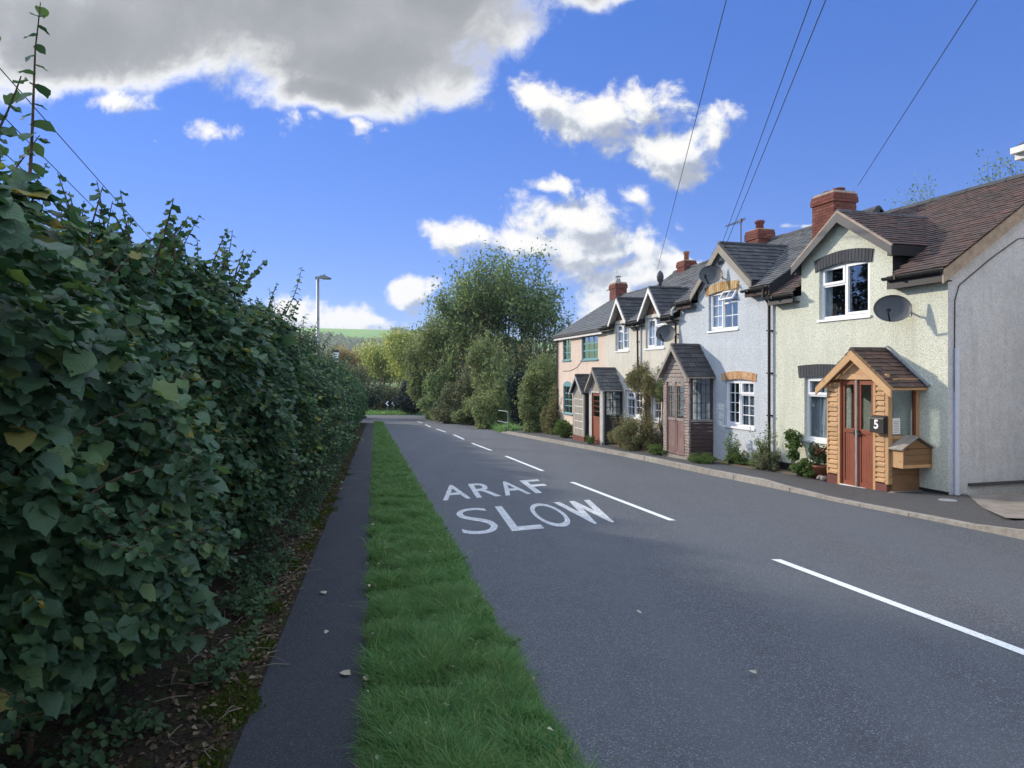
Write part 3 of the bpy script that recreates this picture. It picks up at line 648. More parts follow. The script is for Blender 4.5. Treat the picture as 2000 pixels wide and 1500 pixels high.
def bargeboards(parent,cx,zp,hw,slope,y,h,mat,th=.03,name='bargeboard',drop=0):
    b=MB()
    for s in (-1,1):
        xe=cx+s*hw; ze=zp-slope*hw
        b.prism([(cx,y,zp),(xe,y,ze),(xe,y,ze-h*1.0),(cx,y,zp-h*1.25)] if s>0 else [(cx,y,zp-h*1.25),(xe,y,ze-h),(xe,y,ze),(cx,y,zp)],(0,th,0),mat)
    return b.build(name,parent)
def gable_roof(parent,cx,zp,hw,slope,y0,y1,tmat,w=.2,g=.14,yback=None,ridge='tile_dark',name='roof',soffit='black_paint',rr=.08):
    """ridge runs along y from y0 (front) to y1; yback(z) clips each tile where it meets the main roof"""
    b=MB(); sl=math.hypot(1,slope); H=hw*sl
    for s in (-1,1):
        Vv=Vector((-s,0,slope)); p0=Vector((cx+s*hw,y0,zp-slope*hw))
        keep=(lambda p:p.y<yback(p.z)+.02) if yback else None
        tiles(b,p0,(0,1,0),Vv,y1-y0,H,tmat,w,g,keep)
        xe=cx+s*hw; ze=zp-slope*hw; ye=y1 if not yback else min(y1,max(yback(ze),y0+.05))
        b.prism([(cx,y0+.01,zp-.004),(xe,y0+.01,ze-.004),(xe,ye,ze-.004),(cx,y1,zp-.004)] if s<0 else [(cx,y1,zp-.004),(xe,ye,ze-.004),(xe,y0+.01,ze-.004),(cx,y0+.01,zp-.004)],(0,0,-.035),soffit)
    ridge_tiles(b,(cx,y0-.01,zp),(cx,y1,zp),ridge,rr,.3)
    return b.build(name,parent)
PITCH=.65; RY=2.75; OV=.2
def main_roof(parent,L,ze,zr,tmat,w,g,dormers=(),x0=-.0,x1=None,ridge='tile_dark',over=.18):
    x1=L if x1 is None else x1
    p=(zr-ze)/(RY+over); b=MB()
    def keep(P):
        for (cx,zp,hw,sl) in dormers:
            if abs(P.x-cx)<hw and P.z<zp-sl*abs(P.x-cx)-.02: return False
        return True
    sl=math.hypot(1,p)
    tiles(b,(x0,-over,ze),(1,0,0),(0,1,p),x1-x0,(RY+over)*sl,tmat,w,g,keep)
    tiles(b,(x1,2*RY+over,ze),(-1,0,0),(0,-1,p),x1-x0,(RY+over)*sl,tmat,w*2,g*2)
    ridge_tiles(b,(x0,RY,zr+.01),(x1,RY,zr+.01),ridge,.11,.4)
    # deck under the tiles in strips, left open where the dormers stand
    cuts=sorted({x0,x1}|{round(c+s*h,3) for c,_,h,_ in dormers for s in(-1,1)})
    for a,c in zip(cuts[:-1],cuts[1:]):
        m=(a+c)/2; ys=-over
        for (cx,zp,hw,s_) in dormers:
            if abs(m-cx)<hw: ys=(zp-ze)/p-over
        if ys<RY: b.quad((a,ys,ze+(ys+over)*p-.006),(c,ys,ze+(ys+over)*p-.006),(c,RY,zr-.006),(a,RY,zr-.006),'black_paint')
    b.quad((x0,RY,zr-.006),(x1,RY,zr-.006),(x1,2*RY+over,ze-.006),(x0,2*RY+over,ze-.006),'black_paint')
    return b.build('roof',parent),p
def shell(b,L,ze,zb,mat,left=True,right=True,zr=None,gmat=None,ypad=0):
    """back and side walls + room floor so the inside is closed"""
    gm=gmat or mat; D=2*RY
    b.quad((L,D,zb),(0,D,zb),(0,D,ze),(L,D,ze),mat)
    def side(x,flip):
        P=[(x,0,zb),(x,D,zb),(x,D,ze),(x,RY,zr-.03),(x,0,ze)]
        b.poly(P if not flip else P[::-1],gm)
    if left: side(0,True)
    if right: side(L,False)
def finish(root,zb):
    for c in root.children: c.location.z-=zb
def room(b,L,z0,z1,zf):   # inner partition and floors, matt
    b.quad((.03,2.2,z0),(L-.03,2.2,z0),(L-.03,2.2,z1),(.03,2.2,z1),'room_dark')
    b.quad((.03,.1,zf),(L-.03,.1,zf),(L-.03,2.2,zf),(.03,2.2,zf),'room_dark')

# ---------- yellow cottage (number 5)
def yellow():
    F=FY; L=F.L; zb=-.45; ZE,ZR=3.40,5.38
    root=F.root('cottage',zb,'pale yellow roughcast cottage nearest the camera with brown tiled roof and new timber porch','house','terraced cottages')
    wx0,wz0=F.F(1600,625); wx1,_=F.F(1699,616); wz1=F.F(1650,511)[1]+.0
    gx0,gz0=F.F(1571,857); gz1=F.F(1571,735)[1]; gx1=gx0+.98
    DC=2.09; DH=1.33; DS=.66; DZ=4.86   # dormer centre, half width, slope, peak
    wl,wr=.88,3.28
    b=MB(); ze=ZE-.05
    dz=DZ-DS*(DC-wl)-.08
    wall_grid(b,0,L,[(0,L,zb,ze),(wl,wr,ze,dz)],[(wx0,wx1,wz0,wz1),(gx0,gx1,gz0,gz1)],0,'render_yellow',.10)
    b.poly([(wl,0,dz),(wr,0,dz),(wr,0,DZ-DS*(wr-DC)-.05),(DC,0,DZ-.05),(wl,0,DZ-DS*(DC-wl)-.05)],'render_yellow')
    shell(b,L,ze,zb,'render_yellow',True,True,ZR,'render_gable')
    # dormer cheeks
    for x in (wl,wr):
        z=DZ-DS*abs(x-DC)-.05; yb=(z-ZE)/PITCH-.1
        b.prism([(x,.0+.002,ze-.2),(x,yb+.2,z),(x,.002,z)],(.02 if x==wl else -.02,0,0),'black_paint')
    b.box(-.0,L+.02,-.012,-.002,zb-.1,zb+.22,'black_paint')
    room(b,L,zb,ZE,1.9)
    b.build('wall',root)
    # gable details
    q=MB(); q.box(L+.004,L+.06,.42,5.5,zb+.30,zb+.345,'charcoal_paint'); q.box(L+.004,L+.03,.55,5.5,zb-.1,zb+.10,'flint'); q.box(L+.004,L+.05,-.02,.5,zb-.2,zb+.06,'black_paint'); q.box(L+.032,L+.07,.5,5.5,zb-.2,zb-.04,'black_paint')
    q.box(L+.004,L+.036,.35,.52,zb-.02,zb+.2,'render_gable'); q.build('plinth',root)
    r,p=main_roof(root,L,ZE+.02,ZR,'tile_brown',.165,.098,[(DC,DZ,DH,DS)],0.0,L+.12)
    # verge board on the gable
    q=MB(); 
    for s in (0,1):
        y0=-.2 if s==0 else 2*RY+.2
        q.prism([(L+.07,y0,ZE-.02),(L+.07,RY,ZR-.02),(L+.07,RY,ZR-.26),(L+.07,y0,ZE-.24)][::1 if s else -1],(.03,0,0),'stone_verge')
    q.build('bargeboard',root)
    q=MB(); pts=[(L+.015,.12,zb+1.85),(L+.015,.13,2.9),(L+.015,.22,3.15),(L+.015,.9,3.62),(L+.015,1.5,3.98),(L+.015,1.9,4.05),(L+.015,2.5,3.9)]; q.tube(pts,.008,'black_plastic',6); q.build('cable',root)
    q=MB(); q.tube([(L+.05,.14,zb+.05),(L+.05,.14,2.12)],.038,'pipe_grey',10); q.tube([(L+.05,.14,zb+.05),(L+.05,.14,zb-.02)],.044,'pipe_grey',10); q.build('waste_pipe',root)
    yb=lambda z:(z-ZE)/p-.18
    gable_roof(root,DC,DZ,DH,DS,-.14,yb(DZ)+.02,'tile_brown',.165,.105,yb,'tile_dark','dormer_roof')
    bargeboards(root,DC,DZ-.035,DH,DS,-.17,.15,'charcoal_paint',.028)
    q=MB(); 
    for s in(-1,1):   # mortar bedding under the verge tiles
        a=Vector((DC,-.15,DZ-.018)); c=Vector((DC+s*DH,-.15,DZ-DS*DH-.018)); q.bar(a,c,.05,.03,'stone_verge',(0,1,0))
    q.build('verge',root)
    q=MB()
    for s in(-1,1):
        xe=DC+s*DH; ze_=DZ-DS*DH; y1=yb(ze_)+.1; q=MB(); q.box(min(xe,xe-s*.12),max(xe,xe-s*.12),-.14,max(y1,.3),ze_-.19,ze_-.03,'black_paint'); q.build('dormer_fascia',root)
    gutter(root,F.F(1725,553,.25)[0],L+.1,-.25,ZE-.01,.2,'black_paint',0)
    gutter(root,-.0,.86,-.25,ZE-.01,.18,'black_paint',0)
    window(root,wx0,wx1,wz0,wz1,0.02,[(0,.5,0,.62,1,1,False),(0,.5,.62,1,1,1,True),(.5,1,0,1,1,1,True)],curtain=[(0,.12,'curtain',0)])
    lintel(root,wx0-.10,wx1+.06,wz1-.11,.24,.10,0,'brick_charcoal',18,.02)
    window(root,gx0,gx1,gz0,gz1,0.02,[(0,1,0,.70,1,1,False),(0,1,.70,1,1,1,True)],curtain=[(0,.34,'curtain_grey',0),(.42,.8,'curtain',.35)])
    lintel(root,gx0-.16,gx1+.12,gz1-.03,.25,.03,0,'brick_charcoal',15,.02)
    chimney(root,-.34,.36,1.28,1.9,4.0,5.82,'brick_red',1,((.3,.5),(.72,.5)),.12,.13,'brick_red','square red brick chimney stack on the roof ridge')
    # porch
    D=.65; x0,zf=F.F(1616,942,D); x1=F.F(1736,960,D)[0]; zf=-.335
    px,pz=F.F(1669,681,D+.1); cx=(x0+x1)/2; hw=(x1-x0)/2+.17; sl=(pz-F.F(1744,772,D+.1)[1]-.12)/hw
    b=MB(); zt=pz-sl*((x1-x0)/2)-.05
    dx0=F.F(1641,800,D)[0]; dx1=F.F(1706,800,D)[0]; dzt=F.F(1641,741,D)[1]
    # corner posts, door posts
    for a,c in ((x0,x0+.03),(dx0-.055,dx0),(dx1,dx1+.055),(x1-.07,x1)): b.box(a,c,-D-.012,-D+.07,zf+(.0 if c<x1-.2 and a>x0+.05 else .17),zt,'wood_new')
    for (a,c) in ((x0+.03,dx0-.055),(dx1+.055,x1-.07)):
        z=zf+.19
        while z<zt-.02:
            h=random.uniform(.075,.10); zz=min(z+h-.012,zt)
            b.prism([(a,-D-.004,z),(c,-D-.004,z),(c,-D+.010,zz+.006),(a,-D+.010,zz+.006)],(0,.03,0),'wood_new_h')
            t=random.uniform(.005,.02); b.box(a+t,c-t*.6,-D-.018,-D-.006,z+.004,z+.04+random.uniform(0,.035),'wood_new_h'); z+=h
        b.box(a-.03,c+.03,-D-.006,-D+.06,zf,zf+.168,'brick_red')
    b.box(x0+.03,x1-.03,-D-.016,-D+.05,dzt+.002,dzt+.10,'wood_new_h')
    # gable boards
    z=dzt+.102; 
    while z<pz-.16:
        hwid=(pz-.1-z)/sl; hw2=(pz-.1-min(z+.14,pz-.12))/sl
        b.prism([(cx-hwid,-D,z),(cx+hwid,-D,z),(cx+hw2,-D,min(z+.138,pz-.12)),(cx-hw2,-D,min(z+.138,pz-.12))],(0,.03,0),'wood_new_h'); z+=.14
    # sides
    for s,xs in ((1,x1),(-1,x0)):
        xa,xb=(xs-.05,xs) if s>0 else (xs,xs+.05)
        zsill=F.F(1740,850,.45)[1]
        b.box(xa,xb,-D+.072,-.0,zf+.02,zf+.17,'wood_box')
        z=zf+.172
        while z<zsill-.05: b.box(xa+.006,xb-.0,-D+.072,-.003,z,min(z+.155,zsill-.05),'wood_box'); z+=.16
        b.box(xa,xb+.0,-D+.072,-.003,zsill-.048,zsill,'wood_new')
        b.box(xa,xb,-.07,-.003,zsill+.002,zt+.02,'wood_new'); b.box(xa+.004,xb-.004,-.11,-.074,zsill+.002,zt-.05,'wood_red')
        b.box(xa-.0,xb+.02,-D+.072,-.003,zt-.05,zt+.08,'wood_new_h')
    P=b.build('porch',root); P['label']='new orange timber porch with a pitched tiled roof'
    # doors
    b=MB(); mid=(dx0+dx1)/2; zs=zf+.03
    for a,c in ((dx0+.03,mid-.022),(mid+.022,dx1-.01)):
        y=-D+.02; zm=zs+(dzt-zs)*.50
        b.box(a,a+.06,y,y+.04,zs,dzt-.02,'wood_red'); b.box(c-.06,c,y,y+.04,zs,dzt-.02,'wood_red')
        b.box(a+.06,c-.06,y+.001,y+.039,dzt-.09,dzt-.021,'wood_red'); b.box(a+.06,c-.06,y+.001,y+.039,zm,zm+.07,'wood_red'); b.box(a+.06,c-.06,y+.001,y+.039,zs,zs+.08,'wood_red')
        n=4
        for i in range(n): xa=a+.06+(c-a-.12)*i/n; b.box(xa+.001,xa+(c-a-.12)/n-.002,y+.012,y+.03,zs+.08,zm,'wood_red')
        b.box(a+.061,c-.061,y+.018,y+.024,zm+.07,dzt-.09,'glass')
    b.box(dx0,dx0+.028,-D-.002,-D+.06,zs,dzt,'wood_red'); b.box(mid-.02,mid+.02,-D-.01,-D+.055,zs,dzt-.0,'wood_grey_pink')
    b.box(dx0,dx1,-D-.02,-D+.06,zf-.03,zs-.002,'white_paint')
    dr=b.build('door',P); dr['label']='red-brown stained double door'
    h=MB(); 
    for s in(-1,1): h=MB(); h.bar((mid+s*.045,-D-.01,zm-.0),(mid+s*.12,-D-.012,zm-.01),.015,.02,'black_plastic'); h.box(mid+s*.045-.012,mid+s*.045+.012,-D-.008,-D+.02,zm-.05,zm+.05,'black_plastic'); h.build('door_handle',P)
    g=MB(); g.box(x1-.03,x1-.025,-D+.075,-.112,zsill+.002,zt-.052,'glass'); g.build('glass',P); g=MB(); g.box(x0+.025,x0+.03,-D+.075,-.112,zsill+.002,zt-.052,'glass'); g.build('glass',P)
    n_=MB(); n_.box(x1-.0235,x1-.0215,-D+.10,-D+.26,zsill+.03,zsill+.30,'sticker')
    for i in range(7): n_.box(x1-.0213,x1-.0203,-D+.12,-D+.23,zsill+.06+i*.03,zsill+.066+i*.03,'charcoal_paint')
    n_.build('notice',P)
    gable_roof(P,cx,pz,hw,sl,-D-.1,-.01,'tile_porch',.17,.115,None,'tile_porch','roof','wood_new')
    bargeboards(P,cx,pz-.03,hw,sl,-D-.135,.13,'wood_new',.032)
    q=MB(); q.bar((cx+.05,-.012,pz+.05),(x1+.22,-.012,pz-sl*(x1+.2-cx)+.06),.03,.09,'lead',(0,1,0)); q.build('flashing',P)
    # raised bed edge beside the porch
    q=MB(); e=F.F(1832,945)[0]; q.box(x1+.02,x1+.08,-D+.0,-.02,zf-.1,zf+.06,'concrete'); q.box(x1+.02,L-.25,-D-.06,-D+.02,zf-.1,zf+.05,'concrete'); q.box(x1+.08,L-.22,-D+.02,-.015,zf-.1,zf+.0,'bed_soil'); q.build('bed_edging',root)
    finish(root,zb)
    # letter box with number 5
    mx0,mz=F.F(1706,844,D+.05); mx1,_=F.F(1733,847,D+.05); mt=F.F(1708,812,D+.05)[1]
    r2=F.root('letterbox',mz,'small black wall letterbox with white number 5 on the timber porch','letterbox',None,(mx0+mx1)/2,-D)
    b=MB(); W=mx1-mx0; H=mt-mz; w2=W/2
    b.box(-w2,w2,-.13,-.045,0,H*.86,'black_plastic'); b.prism([(-w2,-.13,H*.86),(-w2,-.045,H*.86),(-w2,-.045,H*1.02),(-w2,-.11,H*.97)],(W,0,0),'black_plastic')
    b.prism([(-w2-.006,-.145,H*.84),(-w2-.006,-.14,H*.90),(-w2-.006,-.04,H*1.05),(-w2-.006,-.04,H*1.03),(-w2-.006,-.136,H*.86)],(W+.012,0,0),'black_plastic')
    b.build('box',r2)
    V,Fc=font_mesh('5',.03); hgt=H*.56; V=(V-V.min(0)); s=hgt/V[:,1].max(); b=MB(); wd=V[:,0].max()*s
    b.add([(p[0]*s-wd/2-.01,-.1315,p[1]*s+H*.24) for p in V],Fc,'number_white'); b.build('number',r2)
    V,Fc=font_mesh('FIVE',.01); V=V-V.min(0); s=W*.62/V[:,0].max(); b=MB(); b.add([(p[0]*s-W*.31,-.1315,p[1]*s+H*.08) for p in V],Fc,'number_white')
    # timber box with its own little roof
    r3=F.root('timber_box',zf,'small orange timber box with pitched lid fixed to the porch side','box',None,x1,-.3)
    b=MB(); y0,y1,xo,zl,zh=-.30,.27,.24,.47,.79
    for i in range(3): b.box(.012,xo,y0,y1,zl+i*(zh-zl)/3,zl+(i+1)*(zh-zl)/3-.005,'wood_box')
    b.box(.012,xo+.02,y0-.018,y0-.001,zl,zh,'wood_new'); b.box(xo+.001,xo+.018,y0,y1,zl,zl+.05,'wood_new'); b.box(.012,xo+.02,y1+.001,y1+.018,zl,zh,'wood_box'); b.box(xo+.001,xo+.016,y0,y0+.04,zl+.05,zh,'wood_box')
    b.build('box',r3)
    b=MB(); ym=(y0+y1)/2; hwid=(y1-y0)/2+.07
    b.prism([(.012,y0,zh+.002),(.012,y1,zh+.002),(.012,ym,zh+.155)],(xo-.02,0,0),'wood_box')
    for s_ in(-1,1):
        for k in range(2):
            xa=.0+k*(xo+.06)/2; P1=Vector((xa,ym,zh+.19)); P2=Vector((xa,ym+s_*hwid,zh-.02)); d=Vector(((xo+.06)/2-.006,0,0))
            b.prism([P1,P2,P2+d,P1+d],(0,0,.02),'wood_grey')
    b.build('lid',r3)
yellow()

def dish(F,u,v,d,ru,name_label,aim=(-.35,-1,.25),scale=1.0,wall_d=0):
    """satellite dish: reflector facing the viewer's side, arm and feed, wall bracket"""
    x,z=F.F(u,v,d); root=F.root('satellite_dish',z-ru,name_label,'satellite dish','satellite dishes',x,-wall_d)
    c=Vector((0,-(d-wall_d),ru)); a=Vector(aim).normalized(); s=Vector((1,0,0)); s=(s-a*s.dot(a)).normalized(); t=a.cross(s)*-1
    if t.z<0: t=-t
    b=MB(); n=28; rings=5; vs=[c-a*.055]; fs=[]
    rw,rh=ru*1.0,ru*.80
    for k in range(1,rings+1):
        f=k/rings
        for j in range(n):
            th=2*math.pi*j/n; vs.append(c+s*(rw*f*math.cos(th))+t*(rh*f*math.sin(th))-a*(.055*(1-f*f)))
    for j in range(n): fs.append((0,1+j,1+(j+1)%n))
    for k in range(rings-1):
        for j in range(n): o=1+k*n; fs.append((o+j,o+n+j,o+n+(j+1)%n,o+(j+1)%n))
    o=len(vs); vs2=[v-a*.012 for v in vs]; fs+=[tuple(q+o for q in f[::-1]) for f in fs]; e=1+(rings-1)*n
    fs+=[(e+j,e+(j+1)%n,o+e+(j+1)%n,o+e+j) for j in range(n)]
    b.add(vs+vs2,fs,'dish_grey'); b.build('reflector',root,True)
    b=MB(); f0=c-t*rh*.95; lnb=c+a*ru*.95-t*ru*.42; b.bar(f0,lnb,.022,.03,'black_plastic'); b.build('arm',root)
    b=MB(); b.tube([lnb-a*.0+t*.0,lnb-a*.06+t*.03],.032,'black_plastic',10); b.tube([lnb-a*.06+t*.03,lnb-a*.09+t*.045],.022,'lens_glass',10); b.tube([lnb,lnb+t*-.07],.018,'black_plastic',8); b.build('feed_horn',root)
    b=MB(); back=c-a*.07; b.box(-.05,.05,-.012,-.001,ru-.13,ru+.08,'galv'); b.tube([(0,-.01,ru-.05),(0,-(d-wall_d)*.55,ru-.05),(0,-(d-wall_d)*.6,ru-.02),back-t*.02],.017,'galv',8); b.obox(back-t*.03,s*.05,t*.06,a*.015,'black_plastic'); b.build('bracket',root)
    return root
dish(FY,1743,602,.36,.30,'large dark grey satellite dish on the pale yellow wall right of the upper window',(.62,-.85,.22))
dish(FW,1388,536,.30,.31,'dark grey satellite dish on the white cottage gable above the brick arch',(.62,-.85,.22))
dish(FC,1300,651,.30,.31,'grey satellite dish on the cream wall beside the black drainpipe',(.62,-.85,.22))

def slat_wall(b,x0,x1,y0,y1,z0,z1,mat,h=.09,axis='x'):
    z=z0
    while z<z1-.01:
        zz=min(z+h,z1); o=random.uniform(0,.014)
        b.box(x0-(o if axis=='y' else 0),x1+(o if axis=='y' else 0),y0-(o if axis=='x' else 0),y1,z,zz-.014,mat); z+=h
def pipe(root,pts,r=.033,mat='black_plastic',name='downpipe'):
    b=MB(); b.tube(pts,r,mat,10); 
    for p in pts[1:-1]: b.tube([Vector(p)+Vector((0,0,.03)),Vector(p)-Vector((0,0,.03))],r*1.25,mat,10)
    z=pts[-1][2]+.3
    while z<pts[-2][2]-.3 if len(pts)>2 else False: b.box(pts[-1][0]-.05,pts[-1][0]+.05,pts[-1][1]-.04,-.001,z,z+.03,mat); z+=.95
    return b.build(name,root)

def white():
    F=FW; L=F.L; zb=-.62; ZE,ZR=3.66,5.56; DC,DZ,DH,DS=2.25,4.98,1.40,.80
    root=F.root('cottage',zb,'white roughcast cottage with weathered timber porch and yellow brick window arches','house','terraced cottages')
    wx0,wz0=F.F(1384,647); wx1=F.F(1441,641)[0]; wz1=F.F(1415,567)[1]+.02
    gx0,gz0=F.F(1415,830); gx1=F.F(1473,838)[0]; gz1=F.F(1445,741)[1]
    wl,wr=.98,3.42; ze=ZE-.05; dz=DZ-DS*(wr-DC)-.1
    b=MB(); wall_grid(b,0,L,[(0,L,zb,ze),(wl,wr,ze,dz)],[(wx0,wx1,wz0,wz1),(gx0,gx1,gz0,gz1)],0,'render_white',.1)
    b.poly([(wl,0,dz),(wr,0,dz),(wr,0,DZ-DS*(wr-DC)-.05),(DC,0,DZ-.05),(wl,0,DZ-DS*(DC-wl)-.05)],'render_white')
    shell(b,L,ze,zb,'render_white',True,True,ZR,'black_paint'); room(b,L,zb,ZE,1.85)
    for x in (wl,wr):
        z=DZ-DS*abs(x-DC)-.05; yb_=(z-ZE)/PITCH-.1; b.prism([(x,.002,ze-.2),(x,yb_+.2,z),(x,.002,z)],(.02 if x==wl else -.02,0,0),'black_paint')
    b.build('wall',root)
    r,p=main_roof(root,L,ZE+.02,ZR,'tile_slate',.2,.13,[(DC,DZ,DH,DS)],0,L+.06); yb=lambda z:(z-ZE)/p-.18
    q=MB()
    q.prism([(L+.062,-.2,ZE-.22),(L+.062,-.2,ZE),(L+.062,RY,ZR),(L+.062,RY,ZR-.24)],(.02,0,0),'black_paint'); q.build('verge_board',root)
    gable_roof(root,DC,DZ,DH,DS,-.14,yb(DZ)+.02,'tile_dark',.2,.17,yb,'black_paint','dormer_roof')
    bargeboards(root,DC,DZ-.035,DH,DS,-.17,.17,'wood_grey',.028)
    q=MB()
    for s in(-1,1):
        xe=DC+s*DH; z_=DZ-DS*DH; q=MB(); q.box(min(xe,xe-s*.1),max(xe,xe-s*.1),-.14,max(yb(z_)+.1,.3),z_-.17,z_-.03,'black_paint'); q.build('dormer_fascia',root)
    gutter(root,F.F(1449,568,.25)[0],L+.02,-.25,ZE-.02,.16,'wood_dark_aged',0); gutter(root,.0,.95,-.25,ZE-.02,.16,'wood_dark_aged',0)
    w=window(root,wx0,wx1,wz0,wz1,.02,[(0,.47,0,1,2,3,True),(.47,1,0,.66,2,2,False),(.47,1,.66,1,1,1,False)],curtain=[(.0,.42,'curtain',0),(.8,1,'curtain',0)],sill=True)
    # top light standing open
    a=wx0+(wx1-wx0)*.49; c=wx1-.05; zt=wz1-.05; h=(wz1-wz0)*.27; ang=R(32)
    q=MB(); up=Vector((0,-math.sin(ang),-math.cos(ang))); nn=Vector((0,-math.cos(ang),math.sin(ang))); o=Vector(((a+c)/2,.03,zt)); hw=(c-a)/2
    for s in(-1,1): q.obox(o+Vector((s*(hw-.02),0,0))+up*h/2,Vector((.02,0,0)),up*h/2,nn*.02,'upvc')
    for t in(.02,h-.02): q.obox(o+up*t,Vector((hw-.041,0,0)),up*.02,nn*.02,'upvc')
    q.obox(o+up*h/2,Vector((.008,0,0)),up*(h/2-.04),nn*.012,'upvc'); cz=q.build('open_casement',w); cz['label']='white top light pushed open'
    q=MB(); q.obox(o+up*h/2,Vector((hw-.04,0,0)),up*(h/2-.04),nn*.003,'glass'); q.build('glass_pane',w)
    lintel(root,wx0-.12,wx1+.03,wz1-.09,.23,.07,0,'brick_yellow',17)
    window(root,gx0,gx1,gz0,gz1,.02,[(0,.5,0,1,2,4,True),(.5,1,0,.68,2,3,False),(.5,1,.68,1,2,1,True)],curtain=[(.5,1,'curtain_grey',0)])
    lintel(root,gx0-.12,gx1+.08,gz1-.06,.19,.07,0,'brick_orange',18)
    q=MB(); v=F.F(1409,512); q.box(v[0]-.1,v[0]+.1,-.03,-.001,v[1]-.05,v[1]+.03,'dish_grey'); q.build('alarm_box',root)
    chimney(root,-.30,.30,2.3,2.82,4.9,5.86,'brick_red',2,((.5,.5),),.28,.13,'brick_red','short red brick chimney with a single round pot')
    pipe(root,[(L-.05,-.25,ZE-.05),(L-.05,-.25,ZE-.22),(L-.10,-.07,ZE-.40),(L-.10,-.07,zb+.12)])
    # weathered porch
    D=.69; x0=F.F(1296,886,D)[0]; x1=F.F(1346,890,D)[0]; zf=-.47; px,pz=F.F(1314,673,D+.12); cx=(x0+x1)/2; hw=(x1-x0)/2+.13; sl=1.02
    zt=pz-sl*(x1-x0)/2-.06; dx0=F.F(1303,800,D)[0]; dx1=F.F(1336,800,D)[0]; dzt=F.F(1303,748,D)[1]
    b=MB(); slat_wall(b,x0,dx0-.03,-D,-D+.04,zf,zt,'wood_grey_pink',.075); slat_wall(b,dx1+.03,x1,-D,-D+.04,zf,zt,'wood_grey_pink',.075)
    for a in (dx0-.03,dx1): b.box(a,a+.03,-D-.012,-D+.05,zf,dzt+.03,'wood_aged_door')
    b.box(x0,x1,-D-.014,-D+.04,dzt+.032,dzt+.07,'wood_grey_pink')
    z=dzt+.07
    while z<pz-.2:
        a=min((pz-.1-z)/sl,(x1-x0)/2); c2=min((pz-.1-z-.1)/sl,(x1-x0)/2)
        b.prism([(cx-a,-D-random.uniform(0,.008),z),(cx+a,-D,z),(cx+c2,-D,z+.085),(cx-c2,-D,z+.085)],(0,.03,0),'wood_grey_pink'); z+=.1
    zsill=F.F(1360,822,.4)[1]
    for xa,xb in ((x1-.04,x1),(x0,x0+.04)):
        slat_wall(b,xa,xb,-D+.045,-.005,zf,zsill,'wood_dark_aged',.10,'y'); b.box(xa-.01,xb+.02,-D+.042,-.004,zsill+.001,zsill+.04,'wood_grey_pink')
        for y in (-D+.046,-.075): b.box(xa+.002,xb+.004,y,y+.06,zsill+.042,zt+.06,'wood_dark_aged')
        b.box(xa,xb,-D+.108,-.077,zt-.05,zt+.06,'wood_dark_aged')
        for i in (1,2,3): y=-D+.106+(D-.185)*i/4; b.box(xa+.012,xb-.012,y-.006,y+.006,zsill+.042,zt-.052,'wood_dark_aged')
        for i in (1,2,3,4): z=zsill+(zt-.05-zsill)*i/5; b.box(xa+.010,xb-.010,-D+.108,-.077,z-.006,z+.006,'wood_dark_aged')
    P=b.build('porch',root); P['label']='tall weathered grey-pink timber porch with slate roof'
    b=MB(); y=-D+.012; n=2; mid=(dx0+dx1)/2
    for a,c in ((dx0,mid-.008),(mid+.008,dx1)):
        zm=zf+.05+(dzt-zf)*.46
        for xa,xb in ((a,a+.05),(c-.05,c)): b.box(xa,xb,y,y+.035,zf+.04,dzt,'wood_aged_door')
        for za,zc in ((zf+.04,zf+.12),(zm,zm+.07),(dzt-.07,dzt)): b.box(a+.05,c-.05,y+.001,y+.034,za,zc,'wood_aged_door' if za<zm else 'wood_grey_pink')
        b.box(a+.051,c-.051,y+.012,y+.024,zf+.12,zm,'wood_aged_door')
        b.box(a+.05,c-.05,y+.016,y+.02,zm+.07,dzt-.07,'glass')
        for i in(1,2,3): z=zm+.07+(dzt-.14-zm)*i/4; b.box(a+.05,c-.05,y+.008,y+.026,z-.008,z+.008,'wood_aged_door')
    b.box(x0-.02,x1+.0,-D-.05,-D-.015,zf-.06,zf+.03,'wood_grey'); b.build('door',P)
    h=MB(); h.bar((mid-.05,-D-.01,zm),(mid-.01,-D-.01,zm),.015,.018,'black_plastic'); h.build('door_handle',P)
    g=MB(); g.box(x1-.022,x1-.018,-D+.108,-.077,zsill+.042,zt-.052,'glass'); g.build('glass',P); g=MB(); g.box(x0+.018,x0+.022,-D+.108,-.077,zsill+.042,zt-.052,'glass'); g.build('glass',P)
    gable_roof(P,cx,pz,hw,sl,-D-.12,-.01,'tile_dark',.2,.17,None,'tile_dark','roof','wood_grey'); bargeboards(P,cx,pz-.03,hw,sl,-D-.15,.10,'wood_grey',.03)
    finish(root,zb)
white()

